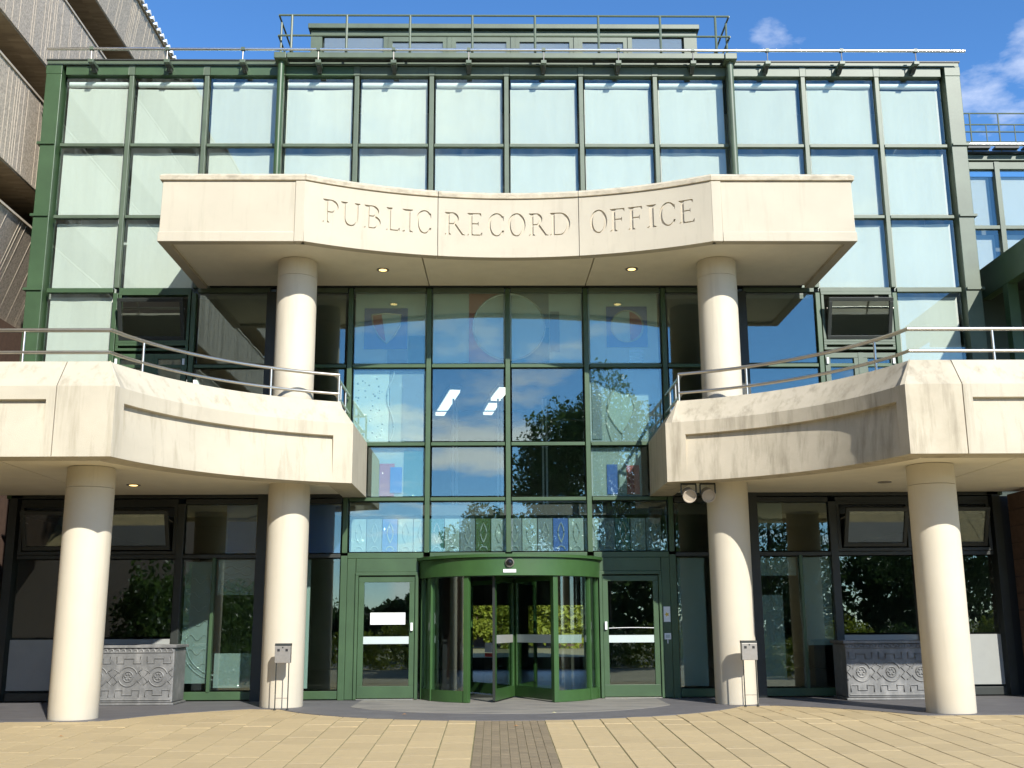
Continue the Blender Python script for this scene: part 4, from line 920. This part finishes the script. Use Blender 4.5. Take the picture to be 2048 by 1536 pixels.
MB().box(9.55, 9.75, -5, .75, 7.52, 8.14).build('edge_beam', GREEN, CW, bevel=.01)
MB().box(9.76, 14, -5, 2.9, 7.75, 7.9).build('roof_deck', DARKM, CW)
for y in (-4, -1): MB().box(9.76, 14, y - .1, y + .1, 7.4, 7.745).build('cross_beam', GREEN, CW)
MB().box(9.24, 14, .76, 1.0, 3.5, 7.74).build('end_wall', mat('dark_green', (.02, .035, .02), .5), CW)
MB().box(9.55, 9.75, -.4, -.2, 4.0, 7.515).build('post', GREEN, CW)
for x in (10.2, 10.9, 11.6): MB().box(x, x + .5, .74, .755, 4.2, 6.0).build('window', GLASS_C, CW)
MB().box(9.175, 12, .1, .25, ZG, 3.5).build('dark_infill', BLACK, RW)  # black sheet added to stop bright sky showing through beside the facade
pr = thing('brown_pier', 'narrow brown pier below the right balcony at the picture edge', 'pier')
for k in range(12): MB().box(9.24, 9.9, -.9, -.16, ZG + .30 * k + .006, ZG + .30 * (k + 1) - .004).build('block', BROWN, pr)

# ------------------------------------------------------------------ lead planters
def planter(x0, x1, y0, label):
    t = thing('lead_planter', label, 'planter', 'lead planters beside the entrance', ((x0 + x1) / 2, y0 + .35, ZG))
    y1 = y0 + .72; z0, z1 = ZG + .04, .84
    b = MB(); b.box(x0, x1, y0, y1, z0, z1); b.build('tank', LEAD, t, bevel=.02)
    MB().box(x0 - .03, x1 + .03, y0 - .03, y1 + .03, ZG + .002, z0 - .001).build('base_slab', LEAD, t, bevel=.01)
    rim = MB(); rim.box(x0 - .035, x1 + .035, y0 - .035, y0 + .03, z1 + .002, z1 + .05); rim.box(x0 - .035, x1 + .035, y1 - .03, y1 + .035, z1 + .002, z1 + .05)
    rim.box(x0 - .035, x0 + .03, y0 + .03, y1 - .03, z1 + .002, z1 + .05); rim.box(x1 - .03, x1 + .035, y0 + .03, y1 - .03, z1 + .002, z1 + .05); rim.build('rim', LEAD, t, bevel=.008)
    MB().box(x0 + .04, x1 - .04, y0 + .04, y1 - .04, z1 - .05, z1 + .01).build('soil', BLACK, t)
    yf = y0 - .004; r = .013
    n = 3; w = (x1 - x0) / n; zc = (z0 + z1) / 2 - .02
    def ln(pts): 
        MB().path([(x, yf, z) for x, z in pts], r, 6).build('relief_strap', LEAD, t, smooth=50)
    for k in range(n):
        xc = x0 + w * (k + .5)
        ln([(xc + .16 * math.cos(a), zc + .16 * math.sin(a)) for a in np.linspace(.35, math.pi - .35, 12)]); ln([(xc + .16 * math.cos(a), zc + .16 * math.sin(a)) for a in np.linspace(math.pi + .35, 2 * math.pi - .35, 12)])
        ln([(xc + .085 * math.cos(a), zc + .085 * math.sin(a)) for a in np.linspace(0, 2 * math.pi, 17)])
        for sg in (-1, 1):
            ln([(xc - .20, zc + sg * .33), (xc - .20, zc + sg * .22), (xc - .08, zc + sg * .22), (xc - .08, zc + sg * .30), (xc + .08, zc + sg * .30), (xc + .08, zc + sg * .22), (xc + .20, zc + sg * .22), (xc + .20, zc + sg * .33)])
            ln([(xc + sg * .24, zc + .13), (xc + sg * .17, zc + .08), (xc + sg * .24, zc), (xc + sg * .17, zc - .08), (xc + sg * .24, zc - .13)])
        # rosette
        q = MB()
        for j in range(6):
            a = j * math.pi / 3; q.lathe(0, 0, [(.022, 0), (.016, .012), (.001, .016)], 8); q.v[-24:] = [(xc + .045 * math.cos(a) + px, y0 - pz, zc + .045 * math.sin(a) + py) for px, py, pz in q.v[-24:]]
        q.build('rosette', LEAD, t, smooth=60)
    ln([(x0 + .03, z1 - .07), (x1 - .03, z1 - .07)]); ln([(x0 + .03, z0 + .05), (x1 - .03, z0 + .05)])
    for k in range(15):
        xc = x0 + .06 + (x1 - x0 - .12) * k / 14; ln([(xc - .035, z1 - .065), (xc - .02, z1 - .02), (xc + .02, z1 - .02), (xc + .035, z1 - .065)])
planter(-7.25, -5.72, -.95, 'grey lead planter with strapwork relief beside the outer left column')
planter(5.78, 7.32, -.95, 'grey lead planter with strapwork relief, half in sun, beside the outer right column')

# ------------------------------------------------------------------ ashtray stands
def ashtray(x, y, label):
    t = thing('ashtray_stand', label, 'ashtray', 'ashtray stands in front of the columns', (x, y, ZG))
    MB().box(x - .125, x + .125, y - .055, y + .055, .62, .885).build('box', GREYM, t, bevel=.006)
    MB().hexa([(x - .128, y - .058, .887), (x + .128, y - .058, .887), (x + .128, y + .058, .887), (x - .128, y + .058, .887)], [(x - .128, y - .03, .925), (x + .128, y - .03, .925), (x + .128, y + .058, .925), (x - .128, y + .058, .925)]).build('lid', DARKM, t)
    for sg in (-1, 1):
        MB().box(x + sg * .065 - .02, x + sg * .065 + .02, y - .0585, y - .0555, .80, .84).build('slot', BLACK, t)
        MB().tube((x + sg * .10, y - .01, ZG + .022), (x + sg * .10, y - .01, .62), .009, 8).build('leg', DARKM, t)
        MB().lathe(x + sg * .10, y - .01, [(.022, ZG), (.022, ZG + .018), (.01, ZG + .022)], 12).build('foot', DARKM, t)
    MB().tube((x, y - .0585, .86), (x, y - .0555, .86), .013, 10).build('lock', DARKM, t)
    MB().tube((x - .10, y - .01, .08), (x + .10, y - .01, .08), .005, 6).build('tie_bar', GREYM, t)
ashtray(-3.64, -2.20, 'thin legged grey ashtray box in front of the tall left column')
ashtray(3.83, -2.20, 'thin legged grey ashtray box in front of the tall right column')

# ------------------------------------------------------------------ fallen leaves
for i, (x, y, m, lab) in enumerate(((.62, -3.3, PALE, 'pale fallen leaf on the slate band before the revolving door'), (-1.6, -3.4, ORANGE, 'orange fallen leaf on the grey apron left of the revolving door'), (.02, -5.0, ORANGE, 'orange fallen leaf on the grey paver strip'), (4.1, -3.0, ORANGE, 'brown fallen leaf on buff slabs near the right ashtray'), (-5.75, -5.7, ORANGE, 'dark fallen leaf on buff slabs at the left'))):
    z = (ZG + .006 if y > -4.4 and abs(x) < 4 and y > -3.5 else gz(y) + .002)
    q = MB().add([(x - .035, y, z), (x, y - .02, z + .012), (x + .04, y, z + .004), (x, y + .025, z + .015), (x, y, z + .02)], [(0, 1, 4), (1, 2, 4), (2, 3, 4), (3, 0, 4), (3, 2, 1, 0)]).build('fallen_leaf', m)
    tag(q, lab, 'leaf', 'fallen leaves on the paving')

# ------------------------------------------------------------------ trees, hedge and cars behind the camera (seen in the glass)
def foliage(cen, rad, n, size, rng, low=-.75):
    c = rng.normal(size=(n, 3)); c /= np.linalg.norm(c, axis=1)[:, None]
    c[:, 2] = np.where(c[:, 2] < low, -c[:, 2], c[:, 2])
    r = rng.uniform(.35, 1, n) ** .5
    lump = 1 + .22 * np.sin(c[:, 0] * 5 + 1) * np.sin(c[:, 1] * 6) + .18 * np.sin(c[:, 2] * 8 + c[:, 0] * 4)
    return np.array(cen) + c * np.array(rad) * (r * lump)[:, None]
def leaves_mesh(pts, size, rng):
    n = len(pts); a = rng.normal(size=(n, 3)); a /= np.linalg.norm(a, axis=1)[:, None]; b = rng.normal(size=(n, 3)); b -= a * (a * b).sum(1)[:, None]; b /= np.linalg.norm(b, axis=1)[:, None]
    s = size * rng.uniform(.6, 1.3, n)[:, None]
    v = np.stack([pts - a * s, pts + b * s * .55, pts + a * s, pts - b * s * .55], 1).reshape(-1, 3)
    m = MB(); m.v = v.tolist(); m.f = np.arange(4 * n).reshape(-1, 4).tolist(); return m
def tree(x, y, h, r, seed, label, leaf=LEAF, n=7000, trunk=.3):
    rng = np.random.default_rng(seed); z0 = gz(YEND) - .05
    t = thing('garden_tree', label, 'tree', 'trees across the road seen in the glass', (x, y, z0))
    b = MB(); b.tube((x, y, z0), (x + .1, y, z0 + h * .45), trunk, 10, trunk * .65); ends = []
    for k in range(9):
        a = k * 2.4; p = Vector((x + .1, y, z0 + h * (.25 + .025 * k))); q = p + Vector((math.cos(a) * r * .6, math.sin(a) * r * .6, h * .28)); b.tube(p, q, trunk * .35, 6, trunk * .1); ends.append(q)
    b.tube((x + .1, y, z0 + h * .45), (x, y, z0 + h * .9), trunk * .6, 8, .04); b.build('trunk', BARK, t, smooth=40)
    P = [foliage((x, y, z0 + h * .58), (r * .75, r * .75, h * .38), n // 2, .2, rng)]
    for k in range(12):
        a = rng.uniform(0, 6.28); zz = rng.uniform(.30, .92); rr = r * (1.05 - abs(zz - .5) * 1.3)
        P.append(foliage((x + math.cos(a) * rr * .72, y + math.sin(a) * rr * .72, z0 + h * zz), (r * .36, r * .36, h * .12), n // 24, .2, rng))
    leaves_mesh(np.concatenate(P), .125, rng).build('crown', leaf, t)
tree(6.2, -45, 16.0, 5.8, 1, 'broad leafy tree reflected right of the middle mullion', LEAF, 42000, .4)
tree(-1.2, -52, 9.5, 3.4, 2, 'smaller leafy tree reflected near the middle mullion', LEAF, 14000)
tree(17, -50, 12, 5, 3, 'tree reflected at far right', LEAF3, 12000); tree(27, -46, 11, 5, 4, 'dark tree beyond the right end of the road', LEAF3, 12000)
tree(-14, -50, 7.5, 4, 5, 'low tree beyond the left end of the road', LEAF, 10000); tree(-24, -48, 9, 4.5, 6, 'tree beyond the far left of the road', LEAF3, 10000)
rng = np.random.default_rng(11)
P = []; P2_ = []
for k, x in enumerate(np.linspace(-24, 26, 22)):
    (P if k % 3 else P2_).append(foliage((x, -33, gz(YEND) + .7), (1.6, .8, .9 + .6 * rng.random()), 2200, .1, rng))
for k, y in enumerate(np.linspace(-21, -7, 12)): P2_.append(foliage((-9.0, y, .75), (.55, .9, 1.7), 1800, .1, rng))
hg = thing('garden_hedge', 'low loose hedge along the far forecourt edge, seen only mirrored in the glass', 'hedge'); hg['kind'] = 'stuff'
leaves_mesh(np.concatenate(P), .085, rng).build('foliage', LEAF2, hg); leaves_mesh(np.concatenate(P2_), .085, rng).build('foliage', LEAF, hg)
# sunlit planting in the garden behind the hall, seen through the doors
for k, x in enumerate((-2.9, .4, 3.6)):
    t = thing('garden_shrub', ('left', 'middle', 'right')[k] + ' one of three yellow green shrubs seen through the revolving door', 'shrub', 'shrubs behind the hall', (x, 42, ZG))
    leaves_mesh(foliage((x, 42, 1.3), (1.9, .9, 1.6), 5000, .1, rng), .16, rng).build('foliage', LEAF2, t); MB().tube((x, 42, ZG), (x, 42, .6), .06, 6).build('stem', BARK, t)
gw = MB()
for k in range(12): gw.box(-12 + 2 * k + .01, -10 + 2 * k - .01, 46, 46.3, ZG, 4.2)
tag(gw.build('backdrop_wall', BROWN), 'brown backdrop wall added behind the shrubs to shut out bright sky', 'wall')  # added as a dark backdrop, shuts out the sky behind the door opening

rng = np.random.default_rng(21)
P = []
for k in range(70):
    x = -75 + 150 * k / 69 + rng.uniform(-1, 1); hgt = (6.5 if x > 2 else 3.6) * rng.uniform(.75, 1.25)
    P.append(foliage((x, -66 + rng.uniform(-3, 3), gz(YEND) + hgt * .5), (2.4, 1.8, hgt * .55), 1500, .3, rng))
wd = leaves_mesh(np.concatenate(P), .26, rng).build('far_wood', LEAF3)
tag(wd, 'far belt of dark trees behind the viewer, seen only mirrored in the glass', 'wood', kind='stuff')
